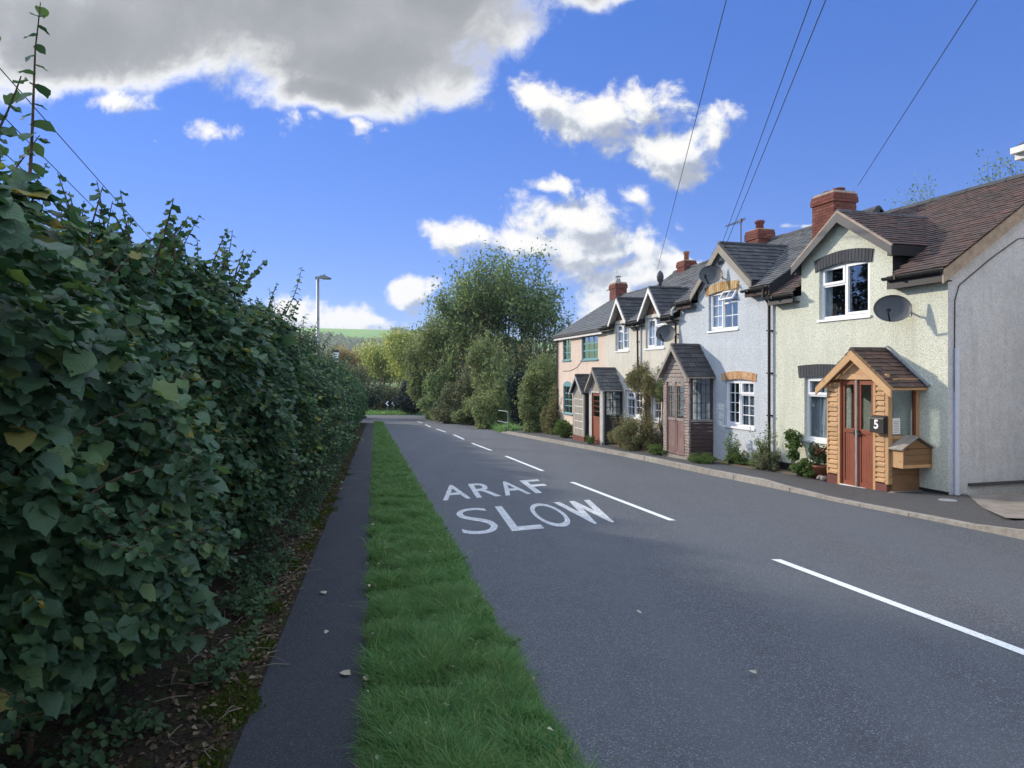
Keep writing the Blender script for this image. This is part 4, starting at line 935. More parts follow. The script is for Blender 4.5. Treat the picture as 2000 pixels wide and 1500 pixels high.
def cream():
    F=FC; L=F.L; zb=-.85; ZE,ZR=3.36,5.46
    root=F.root('cottage',zb,'cream rendered cottage in the middle with two small gabled dormers and dark porch','house','terraced cottages')
    B=dict(c=4.07,h=.80,s=1.12,z=4.33); A=dict(c=1.55,h=.76,s=1.10,z=4.27)
    bx0,bz0=F.F(1261,681); bx1=F.F(1297,680)[0]; bz1=F.F(1270,621)[1]; ax0,az0=F.F(1202,686); ax1=F.F(1228,683)[0]; az1=F.F(1210,632)[1]
    g0x,g0z=F.F(1221,812); g1x=g0x+1.35; g0t=F.F(1221,762)[1]; g2x,g2z=F.F(1272,821); g2x1=F.F(1290,821)[0]; g2t=F.F(1272,766)[1]
    holes=[(bx0,bx1,bz0,bz1),(ax0,ax1,az0,az1),(g0x,g1x,g0z,g0t),(g2x,g2x1,g2z,g2t)]
    b=MB(); ze=ZE-.05; rects=[(0,L,zb,ze)]
    for d in (A,B): rects.append((d['c']-d['h']+.12,d['c']+d['h']-.12,ze,max(bz1,az1)+.02))
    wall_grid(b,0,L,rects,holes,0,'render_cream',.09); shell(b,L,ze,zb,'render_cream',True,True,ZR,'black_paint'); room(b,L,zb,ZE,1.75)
    zt=max(bz1,az1)+.02
    for d in (A,B):
        wl,wr=d['c']-d['h']+.12,d['c']+d['h']-.12
        zz=d['z']-d['s']*(d['h']-.12)-.05
        if zz>zt: b.quad((wl,0,zt),(wr,0,zt),(wr,0,zz),(wl,0,zz),'render_cream')
        else: zz=zt
        n=8; top=d['z']-.05
        for i in range(n):
            z0=zz+(top-zz)*i/n; z1=zz+(top-zz)*(i+1)/n-.004; a=(top-z0)/d['s']; c=(top-z1)/d['s']; a=min(a,(wr-wl)/2)
            b.prism([(d['c']-a,.01,z0),(d['c']+a,.01,z0),(d['c']+c,.01,z1),(d['c']-c,.01,z1)],(0,.03,0),'wood_brown_board')
        for x,s in ((wl,1),(wr,-1)): z=zz+.02; b.prism([(x,.002,ze-.2),(x,(z-ZE)/PITCH+.1,z),(x,.002,z)],(.02*s,0,0),'black_paint')
    b.build('wall',root)
    r,p=main_roof(root,L,ZE+.02,ZR,'tile_slate',.22,.15,[(d['c'],d['z'],d['h'],d['s']) for d in (A,B)],0,L); yb=lambda z:(z-ZE)/p-.18
    for d in (A,B):
        gable_roof(root,d['c'],d['z'],d['h'],d['s'],-.2,yb(d['z'])+.02,'tile_dark',.2,.17,yb,'black_paint','dormer_roof','grey_paint')
        bargeboards(root,d['c'],d['z']-.03,d['h'],d['s'],-.23,.12,'white_paint',.028)
        q=MB()
        for s in(-1,1): q=MB(); xe=d['c']+s*d['h']; z_=d['z']-d['s']*d['h']; q.box(min(xe,xe-s*.08),max(xe,xe-s*.08),-.2,max(yb(z_)+.1,.25),z_-.15,z_-.03,'black_paint'); q.build('dormer_fascia',root)
    for a,c in ((0,A['c']-A['h']+.1),(A['c']+A['h']-.1,B['c']-B['h']+.1),(B['c']+B['h']-.1,L-.02)): gutter(root,a,c,-.25,ZE-.03,.14,'black_paint',0)
    W3=[(0,.48,0,.68,2,2,False),(0,.48,.68,1,2,1,True),(.48,1,0,1,2,3,True)]
    W3b=[(0,.48,0,1,2,3,True),(.48,1,0,.70,2,2,False),(.48,1,.70,1,2,1,True)]
    window(root,ax0,ax1,az0,az1,.02,W3); window(root,bx0,bx1,bz0,bz1,.02,W3b,curtain=[(0,.4,'curtain',0)])
    window(root,g0x,g1x,g0z,g0t,.02,W3); window(root,g2x,g2x1,g2z,g2t,.02,[(0,1,0,1,2,3,True)])
    chimney(root,.62,1.18,2.5,2.95,4.95,5.72,'brick_red',1,((.5,.5),),.34,.10,'terracotta','small red brick chimney with a tall orange pot')
    pipe(root,[(2.97,-.25,ZE-.08),(2.97,-.08,ZE-.25),(2.97,-.06,1.45)],.03); pipe(root,[(L-.12,-.25,ZE-.08),(L-.12,-.08,ZE-.25),(L-.12,-.06,.6)],.03)
    q=MB(); q.tube([(3.10,-.03,ZE-.1),(3.10,-.03,1.5)],.022,'white_paint',6); q.build('waste_pipe',root); q=MB(); q.tube([(L+.12,-.20,ZE+.25),(L-.05,-.22,ZE+.12),(L-.08,-.22,ZE)],.035,'white_paint',8); q.build('waste_pipe',root)
    # dark porch
    D=.72; x0=F.F(1150.5,862,D)[0]; x1=F.F(1177,865,D)[0]; zf=-.72; px,pz=F.F(1155,719,D+.1); cx=(x0+x1)/2; hw=(x1-x0)/2+.1; sl=.98; zt=pz-sl*(x1-x0)/2-.05
    dx0=F.F(1156,800,D)[0]; dx1=F.F(1171,800,D)[0]; dzt=F.F(1157,768,D)[1]
    b=MB()
    for a,c in ((x0,dx0-.02),(dx1+.02,x1)): b.box(a,c,-D,-D+.06,zf,zt+.02,'grey_paint')
    for a in(x0-.01,x1-.06): b.box(a,a+.09,-D-.05,-D-.002,zf-.05,zf+.12,'concrete')
    b.box(x0,x1,-D-.003,-D+.05,dzt+.02,dzt+.08,'grey_paint')
    b.prism([(cx-(pz-.08-dzt-.08)/sl,-D+.01,dzt+.08),(cx+(pz-.08-dzt-.08)/sl,-D+.01,dzt+.08),(cx,-D+.01,pz-.08)],(0,.03,0),'wood_grey')
    zsill=F.F(1195,812,.4)[1]
    for xa,xb in ((x1-.04,x1),(x0,x0+.04)):
        slat_wall(b,xa,xb,-D+.065,-.005,zf,zsill,'black_paint',.12,'y')
        for y in (-D+.066,-.085): b.box(xa+.002,xb+.004,y,y+.075,zsill+.001,zt+.05,'black_paint')
        b.box(xa,xb,-D+.142,-.087,zt-.12,zt+.05,'black_paint'); b.box(xa-.006,xb+.012,-D+.142,-.087,zsill+.002,zsill+.03,'black_paint')
        b.box(xa+.01,xb-.01,-.37,-.35,zsill+.03,zt-.12,'black_paint')
        for i in(1,2): z=zsill+.03+(zt-.15-zsill)*i/3; b.box(xa+.011,xb-.011,-D+.142,-.087,z-.01,z+.01,'black_paint')
    P=b.build('porch',root); P['label']='black-sided porch with a narrow red-brown door and slate roof'
    b=MB(); y=-D+.03; a,c=dx0,dx1; zm=zf+.1+(dzt-zf)*.42
    b.box(a-.018,a+.0,-D+.001,y+.05,zf,dzt+.018,'wood_red'); b.box(c,c+.018,-D+.001,y+.05,zf,dzt+.018,'wood_red')
    for xa,xb in ((a,a+.07),(c-.07,c)): b.box(xa,xb,y,y+.04,zf+.02,dzt,'wood_red')
    for za,zc in ((zf+.02,zf+.12),(zm,zm+.12),(dzt-.08,dzt)): b.box(a+.07,c-.07,y+.001,y+.039,za,zc,'wood_red')
    b.box(a+.071,c-.071,y+.01,y+.03,zf+.12,zm,'wood_red'); b.box(a+.071,c-.071,y+.018,y+.022,zm+.12,dzt-.08,'glass')
    for i in(1,2,3): z=zm+.12+(dzt-.2-zm)*i/4; b.box(a+.07,c-.07,y+.01,y+.03,z-.008,z+.008,'wood_red')
    b.build('door',P)
    g=MB(); g.box(x1-.022,x1-.018,-D+.142,-.087,zsill+.03,zt-.12,'glass'); g.build('glass',P); g=MB(); g.box(x0+.018,x0+.022,-D+.142,-.087,zsill+.03,zt-.12,'glass'); g.build('glass',P)
    gable_roof(P,cx,pz,hw,sl,-D-.12,-.01,'tile_slate',.2,.17,None,'tile_dark','roof','grey_paint'); bargeboards(P,cx,pz-.03,hw,sl,-D-.15,.09,'wood_grey',.03)
    finish(root,zb)
cream()

def pink():
    F=FP; L=F.L; zb=-1.1; ZE,ZR=3.30,5.12
    root=F.root('cottage',zb,'pale pink cottage at the far end of the terrace with teal small-paned windows','house','terraced cottages')
    def wn(u0,u1,vt,vb): x0,z0=F.F(u0,vb); x1=F.F(u1,vb)[0]; z1=F.F(u0,vt)[1]; return (x0,x1,z0,z1)
    A=wn(1099.5,1115,662,704); B=wn(1136,1168,655,703); C=wn(1100,1118,753,806)
    b=MB(); wall_grid(b,0,L,[(0,L,zb,ZE-.05)],[A,B,C],0,'render_pink',.07); shell(b,L,ZE-.05,zb,'render_pink',True,True,ZR,'render_pink'); room(b,L,zb,ZE,1.4); b.build('wall',root)
    r,p=main_roof(root,L,ZE+.02,ZR,'tile_bluegrey',.25,.18,(),-.1,L)
    q=MB(); q.box(-.1,L,-.155,-.13,ZE-.16,ZE+.0,'white_paint'); q.box(-.1,L,-.128,-.002,ZE-.16,ZE-.13,'white_paint')
    q.prism([(-.12,-.2,ZE+.02),(-.12,-.2,ZE-.12),(-.12,RY,ZR-.12),(-.12,RY,ZR+.02)],(.03,0,0),'black_paint'); q.build('fascia',root)
    q=MB(); q.box(-.1,L,-.22,-.158,ZE-.06,ZE+.015,'black_plastic'); q.build('gutter',root)
    window(root,*A,.0,[(0,1,0,1,2,3,False)],'teal_paint',True,None,.05,.04,None,'teal_paint')
    window(root,*B,.0,[(0,1,0,1,3,3,False)],'teal_paint',True,None,.06,.045,None,'teal_paint')
    w=window(root,*C,.0,[(0,1,0,1,2,4,False)],'teal_paint',True,None,.05,.04,None,'teal_paint')
    q=MB(); n=12; cx=(C[0]+C[1])/2; hw=(C[1]-C[0])/2; q.prism([(C[0],-.01,C[3]-.03)]+[(cx-hw*math.cos(math.pi*i/n),-.01,C[3]-.03+.22*math.sin(math.pi*i/n)) for i in range(1,n)][::-1][::-1]+[(C[1],-.01,C[3]-.03)],(0,.03,0),'teal_paint'); q.build('window_arch',root)
    chimney(root,-.10,.62,2.45,2.98,4.5,5.72,'brick_red',1,(),.1,.1,'terracotta','broad brown brick chimney with a steel cowl'); ch=root.children[-1]
    q=MB(); q.lathe([(.13,0),(.13,.08),(.10,.10),(.10,.17)],(.26,2.71,5.72),'galv',12); q.lathe([(.10,.24),(.14,.25),(.14,.29),(.03,.31)],(.26,2.71,5.72),'galv',12)
    for k in range(4): t=k*math.pi/2; q.tube([(.26+.09*math.cos(t),2.71+.09*math.sin(t),5.87),(.26+.09*math.cos(t),2.71+.09*math.sin(t),5.98)],.008,'galv',5)
    q.build('cowl',ch)
    q=MB(); pts=[F.F(1100,725),F.F(1115,724),F.F(1128,717),F.F(1140,700)]; q.tube([(x,-.012,z) for x,z in pts],.008,'black_plastic',5); q.build('cable',root)
    q=MB(); q.tube([(.1,-.05,ZE-.1),(.1,-.05,zb+.2)],.035,'black_plastic',8); q.build('downpipe',root)
    q=MB(); q.box(-.05,-.005,.05,.45,1.0,2.7,'white_paint'); q.build('side_panel',root)
    # boarded porch with block front
    D=.70; x0=F.F(1119,858,D)[0]; x1=F.F(1141,860,D)[0]; x1=min(x1,L+.0); zf=-.80; px,pz=F.F(1123,732,D+.1); cx=(x0+x1)/2; hw=(x1-x0)/2+.1; sl=.92; zt=pz-sl*(x1-x0)/2-.05
    b=MB(); b.box(x0,x1,-D-.006,-D+.05,zf-.05,zf+.22,'brick_red')
    b.box(x0,x1,-D,-D+.05,zf+.222,zt,'wood_grey'); 
    for i in range(1,6): z=zf+.22+(zt-zf-.22)*i/6; b.box(x0+.2,x1-.12,-D-.008,-D-.0015,z-.012,z+.012,'white_paint')
    for xx in (x0+.2,(x0+x1)/2,x1-.13): b.box(xx,xx+.025,-D-.012,-D-.009,zf+.3,zt-.05,'white_paint')
    b.prism([(cx-(pz-.08-zt)/sl,-D+.01,zt+.001),(cx+(pz-.08-zt)/sl,-D+.01,zt+.001),(cx,-D+.01,pz-.08)],(0,.03,0),'wood_grey')
    for xa in (x0,x1-.04): b.box(xa,xa+.04,-D+.052,-.003,zf-.05,zt+.02,'black_paint' if xa>x0 else 'wood_grey')
    P=b.build('porch',root); P['label']='small porch with a pale panelled front'
    gable_roof(P,cx,pz,hw,sl,-D-.12,-.01,'tile_dark',.2,.17,None,'tile_dark','roof','black_paint'); bargeboards(P,cx,pz-.03,hw,sl,-D-.15,.08,'grey_paint',.03)
    finish(root,zb)
pink()

# aerials, ridge finial, neighbour at the right edge
def aerial(F,x,y,z0,h,ln,label,az=0):
    r=F.root('tv_aerial',z0,label,'aerial','television aerials',x,y); b=MB(); b.tube([(0,0,0),(0,0,h)],.018,'charcoal_paint',6); b.build('mast',r)
    b=MB(); a=Vector((math.cos(az),math.sin(az),0)); c=Vector((0,0,h-.04)); s=Vector((-a.y,a.x,0))
    b.tube([c-a*ln*.8,c+a*ln*.25],.013,'charcoal_paint',5)
    for i in range(9): q=c-a*ln*.8+a*ln*.9*i/8; w=.05+.012*i; b.tube([q-s*w*.4-Vector((0,0,w*.6)),q+s*w*.4+Vector((0,0,w*.6))],.009,'charcoal_paint',4)
    b.box(c.x-.04,c.x+.04,c.y-.03,c.y+.03,c.z-.05,c.z+.05,'black_plastic'); b.build('antenna',r)
aerial(FW,-.4,2.2,5.3,.95,1.0,'spiky television aerial on a thin mast left of the white cottage chimney',0)
aerial(FP,-.55,2.8,4.6,1.0,.9,'faint television aerial on a thin mast left of the far chimney',0)
def finial():
    x,z=FC.F(1284,555,-.9); r=FC.root('roof_cowl',z-.05,'dark pointed metal cowl standing on the slate roof of the cream cottage','cowl',None,x,1.0)
    b=MB(); b.lathe([(.05,-.35),(.05,.1),(.10,.16),(.12,.3),(.09,.42),(.02,.5)],(0,0,0),'charcoal_paint',10); b.build('cowl',r,True)
finial()
def neighbour():
    # house beyond the driveway whose eave corner just enters at the right edge
    kx_,Y0=.703,9.3; cx=kx_*Y0; zc=EYE+(HOR-290)/FPX*Y0
    fr=Frame((cx+.33,Y0-.05),(cx+.33+.288*5,Y0-.05-.958*5)); zb=-.35
    root=fr.root('house',zb,'neighbouring house at the right edge showing only a white eave corner','house')
    b=MB(); L=fr.L; b.quad((0,0,zb),(L,0,zb),(L,0,zc),(0,0,zc),'render_far'); b.quad((0,6,zb),(0,0,zb),(0,0,zc),(0,6,zc),'render_far'); b.poly([(0,0,zc),(0,6,zc),(0,3,zc+1.9)][::-1],'render_far')
    b.quad((L,0,zb),(L,6,zb),(L,6,zc),(L,0,zc),'render_far'); b.quad((L,6,zb),(0,6,zb),(0,6,zc),(L,6,zc),'render_far'); b.poly([(L,0,zc),(L,6,zc),(L,3,zc+1.9)],'render_far'); b.build('wall',root)
    b=MB(); p=.62; sl=math.hypot(1,p); tiles(b,(-.1,-.25,zc),(1,0,0),(0,1,p),L+.2,3.25*sl,'tile_dark',.3,.25); tiles(b,(L+.1,6.25,zc),(-1,0,0),(0,-1,p),L+.2,3.25*sl,'tile_dark',.3,.25); ridge_tiles(b,(-.1,3,zc+3.25*p),(L+.1,3,zc+3.25*p),'tile_dark'); b.build('roof',root)
    b=MB(); b.box(-.12,L+.1,-.27,-.25,zc-.16,zc,'white_paint'); b.box(-.12,L+.1,-.248,-.002,zc-.16,zc-.14,'white_paint'); b.build('fascia',root)
    b=MB(); b.box(-.12,L+.1,-.35,-.272,zc-.09,zc-.01,'white_paint'); b.build('gutter',root)
    window(root,1.5,2.6,.6,1.8,-.06,[(0,.5,0,1,1,1,True),(.5,1,0,1,1,1,False)])
    finish(root,zb)
neighbour()

# ------------------------------------------------------------------ poles and cables
def pole(x,y,top,label,name='utility_pole'):
    zb=g1(x,y); r=empty(name,(x,y,zb),label,'utility pole'); b=MB(); b.tube([(0,0,-.3),(0,0,top-zb)],[.14,.10],'bark_pale',12); b.build('pole',r,True)
    b=MB(); b.box(-.6,.6,-.05,.05,top-zb-.35,top-zb-.25,'bark_pale'); b.build('crossarm',r)
    for k in(-.5,-.2,.2,.5): q=MB(); q.lathe([(.02,0),(.04,.04),(.03,.08),(.04,.1),(.01,.14)],(k,0,top-zb-.25),'lens_glass',8); q.build('insulator',r)
pole(-1.0,-12,7.4,'wooden utility pole on the verge behind the camera')
pole(-11.6,25.5,5.0,'wooden utility pole hidden behind the left hedge')
PT=Vector((-.62,-12,7.12))
def cable(a,c,sag,label,r=.0062):
    a=Vector(a);c=Vector(c); n=24; b=MB(); pts=[a.lerp(c,i/n)-Vector((0,0,sag*4*(i/n)*(1-i/n))) for i in range(n+1)]
    b.tube(pts,r,'black_plastic',5,False); o=b.build('overhead_cable'); tag(o,label,'cable','overhead cables')
def at(u,v,Y): return Vector(((u-1000)/FPX*Y,Y,EYE+(HOR-v)/FPX*Y))
cable(PT+Vector((0,0,0)),at(1284,526,24.5),.0,'thin overhead cable rising from the cream cottage roof, leftmost of those on the right')
cable(PT+Vector((-.10,0,.12)),at(1411,474,17.8),.0,'overhead cable to the white cottage gable, left one of the close pair')
cable(PT+Vector((.10,0,.0)),at(1418,478,17.7),.0,'overhead cable to the white cottage gable, right one of the close pair')
cable(PT+Vector((.30,0,.0)),at(1676,362,16.4),.0,'overhead cable running up from the red brick chimney of the yellow cottage')
for u,v,dx,lb in ((376,576,.3,'overhead cable above the left hedge, highest of the three'),(352,592,-.1,'overhead cable above the left hedge, middle of the three'),(318,596,-.5,'overhead cable above the left hedge, lowest of the three')):
    cable(PT+Vector((dx-.3,0,0)),at(u,v-18,25.5),.05,lb,.0075)

# ------------------------------------------------------------------ street furniture
def street_lamp():
    x,y=-7.93,29.0; zb=g1(x,y); r=empty('street_lamp',(x,y,zb),'tall grey street lamp rising above the left hedge','street lamp'); top=EYE+(HOR-540)/FPX*y-zb
    b=MB(); b.tube([(0,0,0),(0,0,1.4),(0,0,1.45),(0,0,top-.08)],[.11,.11,.078,.06],'galv',12); b.build('pole',r,True)
    b=MB(); b.bar((-.1,0,top-.06),(.16,-.02,top-.04),.10,.10,'galv'); b.build('bracket',r)
    b=MB(); b.prism([(.12,.11,top-.08),(.50,.09,top-.11),(.56,.06,top-.08),(.30,.09,top+.04),(.12,.1,top+.03)],(0,-.22,0),'galv'); b.tube([(.27,0,top+.03),(.27,0,top+.11)],.03,'galv',8)
    hd=b.build('lamp_head',r); b=MB(); b.box(.2,.48,-.07,.05,top-.125,top-.105,'lens_glass'); b.build('lens',hd)
street_lamp()
def road_sign():
    y=34.5; x=(655-1000)/FPX*y; zb=g1(x,y); r=empty('road_sign',(x,y,zb),'small white road sign with black markings showing above the left hedge','road sign')
    zt=EYE+(HOR-683)/FPX*y-zb; z0=EYE+(HOR-706)/FPX*y-zb
    b=MB(); b.tube([(0,.04,0),(0,.04,zt-.05)],.03,'galv',8); b.build('post',r)
    b=MB(); b.box(-.18,.18,-.01,.01,z0,zt,'sticker'); b.build('panel',r)
    b=MB(); b.box(-.18,.18,-.02,-.011,zt-.13,zt+.0,'charcoal_paint'); b.box(-.1,.08,-.014,-.011,zt-.24,zt-.2,'charcoal_paint'); b.box(-.08,.06,-.014,-.011,zt-.36,zt-.31,'charcoal_paint'); b.box(-.09,-.04,-.014,-.011,zt-.46,zt-.4,'charcoal_paint'); b.box(.06,.1,-.014,-.011,zt-.46,zt-.4,'charcoal_paint'); b.build('marking',r)
road_sign()
def chevrons():
    for u,w,lb in ((756.5,.52,'black bend sign with a white left-pointing chevron, smaller left one of the pair'),(768,.86,'black bend sign with a white left-pointing chevron, larger right one by the dark bush')):
        y=68; x=(u-1000)/FPX*y; zb=g1(x,y)+.0; z=EYE+(HOR-788)/FPX*y-zb; r=empty('chevron_sign',(x,y,zb),lb,'road sign','bend chevron signs'); h=.28
        b=MB(); b.tube([(0,.05,-.1),(0,.05,z)],.03,'galv',8); b.build('post',r)
        b=MB(); b.box(-w/2,w/2,-.01,.01,z-h,z+h,'black_paint'); b.build('panel',r)
        b=MB(); t=.15
        for s in(-1,1): b.prism([(-.17,-.012,z),(-.17+t,-.012,z),(.02+t,-.012,z+s*h*.8),(.02,-.012,z+s*h*.8)][::s],(0,-.004,0),'number_white')
        b.build('chevron',r)
chevrons()
def handrail():
    y=33.6; x=(992-1000)/FPX*y; zb=g1(x,y)+.1; r=empty('handrail',(x,y,zb),'short bent metal handrail at the dark gap in the bushes','handrail')
    b=MB(); b.tube([(0,0,-.1),(0,0,.9),(-.03,.05,.95),(-.45,.5,.98)],.025,'galv',8); b.tube([(0,0,.40),(-.5,.5,.48)],.02,'galv',8); b.build('rail',r)
handrail()
def cover():
    p=GP(1851,978,.11); b=MB(); x,y=p; z=g1(x,y)+.117; b.lathe([(.13,0),(.13,.006),(.0,.006)],(x,y,z),'lead',16); struct(b.build('manhole_cover'))
cover()

# ------------------------------------------------------------------ vegetation
def rand_unit(n):
    a=rng.normal(size=(n,3)); return norm(a)
def leaves_mesh(name,pos,nrm,tip,size,tmpl,mat):
    X,Y,Z=frames(nrm,tip); V,F=stamp(tmpl[0],tmpl[1],pos,X,Y,Z,size); return raw_mesh(name,V,F,[mat],None,False,np.tile(tmpl[0],(len(pos),1)) if mat=='leaf_hazel' else None)
def cloud(ells,n,shell_=.55):
    """points near the surface of a union of ellipsoids (cx,cy,cz,rx,ry,rz)"""
    E=np.array(ells,float); vol=(E[:,3]*E[:,4]*E[:,5])**(2/3.); pick=rng.choice(len(E),n,p=vol/vol.sum()); d=rand_unit(n)
    r=shell_+(1-shell_)*rng.random(n)**.7; r=np.where(rng.random(n)<.06,r*1.12,r)
    c=E[pick,:3]; return c+d*E[pick,3:]*r[:,None],d
def branch_tree(b,base,h,spread,r0,levels=4,mat='bark',stems=1,seed=0,lean=(0,0)):
    rd=random.Random(seed); tips=[]
    def grow(p,d,l,r,lv):
        pts=[p]; rs=[r]; q=Vector(p); dd=Vector(d)
        for i in range(4):
            dd=(dd+Vector((rd.uniform(-.16,.16),rd.uniform(-.16,.16),rd.uniform(-.02,.14)))).normalized(); q=q+dd*l/4; pts.append(q.copy()); rs.append(r*(1-.13*(i+1)))
        b.tube(pts,rs,mat,7 if lv<2 else 4,False)
        if lv>=levels: tips.append((q,dd)); tips.append((pts[2],dd)); return
        if lv>=2: tips.append((pts[3],dd))
        for k in range(rd.choice((2,3,3)) if lv<levels-1 else 3):
            az=rd.uniform(0,6.28); t=rd.uniform(.35,.8)*spread; side=Vector((math.cos(az),math.sin(az),0)); nd=(dd+side*t+Vector((0,0,.12))).normalized()
            grow(pts[rd.choice((2,3,4))] if k else q,nd,l*rd.uniform(.62,.82),r*.52,lv+1)
    for s in range(stems):
        az=rd.uniform(0,6.28) if stems>1 else 0; t=.25*spread if stems>1 else 0
        d=Vector((math.cos(az)*t+lean[0],math.sin(az)*t+lean[1],1)).normalized(); grow(Vector(base)+Vector((math.cos(az),math.sin(az),0))*r0*(1.2 if stems>1 else 0),d,h*.30,r0,0)
    return tips
def tree(name,x,y,h,spread,label,group,leaf,nleaf,size,seed,mat='bark',levels=4,stems=1,r0=None,clump=.55,ztop=None,cat='tree',tm=NAR):
    zb=g1(x,y); root=empty(name,(x,y,zb),label,cat,group); b=MB(); tips=branch_tree(b,(0,0,-.2),h,spread,r0 or h*.022,levels,mat,stems,seed)
    mz=max(t[0].z for t in tips); k=h*.93/mz; b.v=[(p[0],p[1],p[2]*k) for p in b.v]
    b.build('trunk',root,True)
    T=np.array([t[0][:] for t in tips]); T[:,2]*=k; idx=rng.integers(0,len(T),nleaf); P=T[idx]+rng.normal(size=(nleaf,3))*clump*np.array([1,1,.75])
    keep=P[:,2]>h*.12; P=P[keep]; n=len(P); nr=norm(rand_unit(n)*.8+np.array([0,0,.7])); tp=rand_unit(n)+np.array([0,0,-.6])
    link(leaves_mesh('crown',P,nr,tp,rng.uniform(.7,1.3,n)*size,tm,leaf),'crown',root); return root
def bush(name,x,y,ells,n,size,label,group,leaf,cat='bush',zb=None,twigs=12,shell_=.5,up=.4,tm=LO,spikes=0):
    zb=g1(x,y) if zb is None else zb; root=empty(name,(x,y,zb),label,cat,group)
    E2=[]
    for (cx,cy,cz,rx,ry,rz) in ells:
        E2.append((cx,cy,cz,rx*.72,ry*.72,rz*.8))
        for k in range(9):
            q=rand_unit(1)[0]; q[2]=q[2]*.95; f=rng.uniform(.22,.55); g_=rng.uniform(.65,1.1); E2.append((cx+q[0]*rx*g_,cy+q[1]*ry*g_,cz+q[2]*rz*g_*.9,rx*f,ry*f,rz*f*rng.uniform(.8,1.3)))
    P,d=cloud(E2,n,shell_); P[:,2]=np.maximum(P[:,2],.02+rng.random(n)*.1)
    if spikes:
        E=np.array(ells,float); S=[]
        for i in range(spikes):
            e=E[rng.integers(len(E))]; a=rng.uniform(0,6.28); r=rng.random()**.5*.9; q=np.array([e[0]+e[3]*r*math.cos(a),e[1]+e[4]*r*math.sin(a),e[2]+e[5]*math.sqrt(max(0,1-r*r))*.9])
            dr=np.array([rng.normal()*.35,rng.normal()*.35,1]); m=22; t=rng.random(m)[:,None]*e[5]*rng.uniform(.25,.8); S.append(q+dr*t+rng.normal(size=(m,3))*size*.5)
        S=np.concatenate(S); P=np.concatenate([P,S]); d=np.concatenate([d,rand_unit(len(S))]); n=len(P)
    nr=norm(d*.5+rand_unit(n)*.7+np.array([0,0,up])); tp=d+rand_unit(n)*.6+np.array([0,0,-.3])
    link(leaves_mesh('foliage',P,nr,tp,rng.uniform(.6,1.35,n)*size,tm,leaf),'foliage',root)
    b=MB(); E=ells
    for i in range(twigs):
        e=E[i%len(E)]; a=random.uniform(0,6.28); rr=random.uniform(.2,.85); t=(e[0]+e[3]*rr*math.cos(a),e[1]+e[4]*rr*math.sin(a),e[2]+e[5]*random.uniform(.2,.9)); m=(t[0]*.4,t[1]*.4,t[2]*.5)
        b.tube([(random.uniform(-.1,.1),random.uniform(-.1,.1),-.05),m,t],[.03*e[5]+.004,.02*e[5]+.003,.004],'twig',5,False)
    b.build('stem',root,True); return root

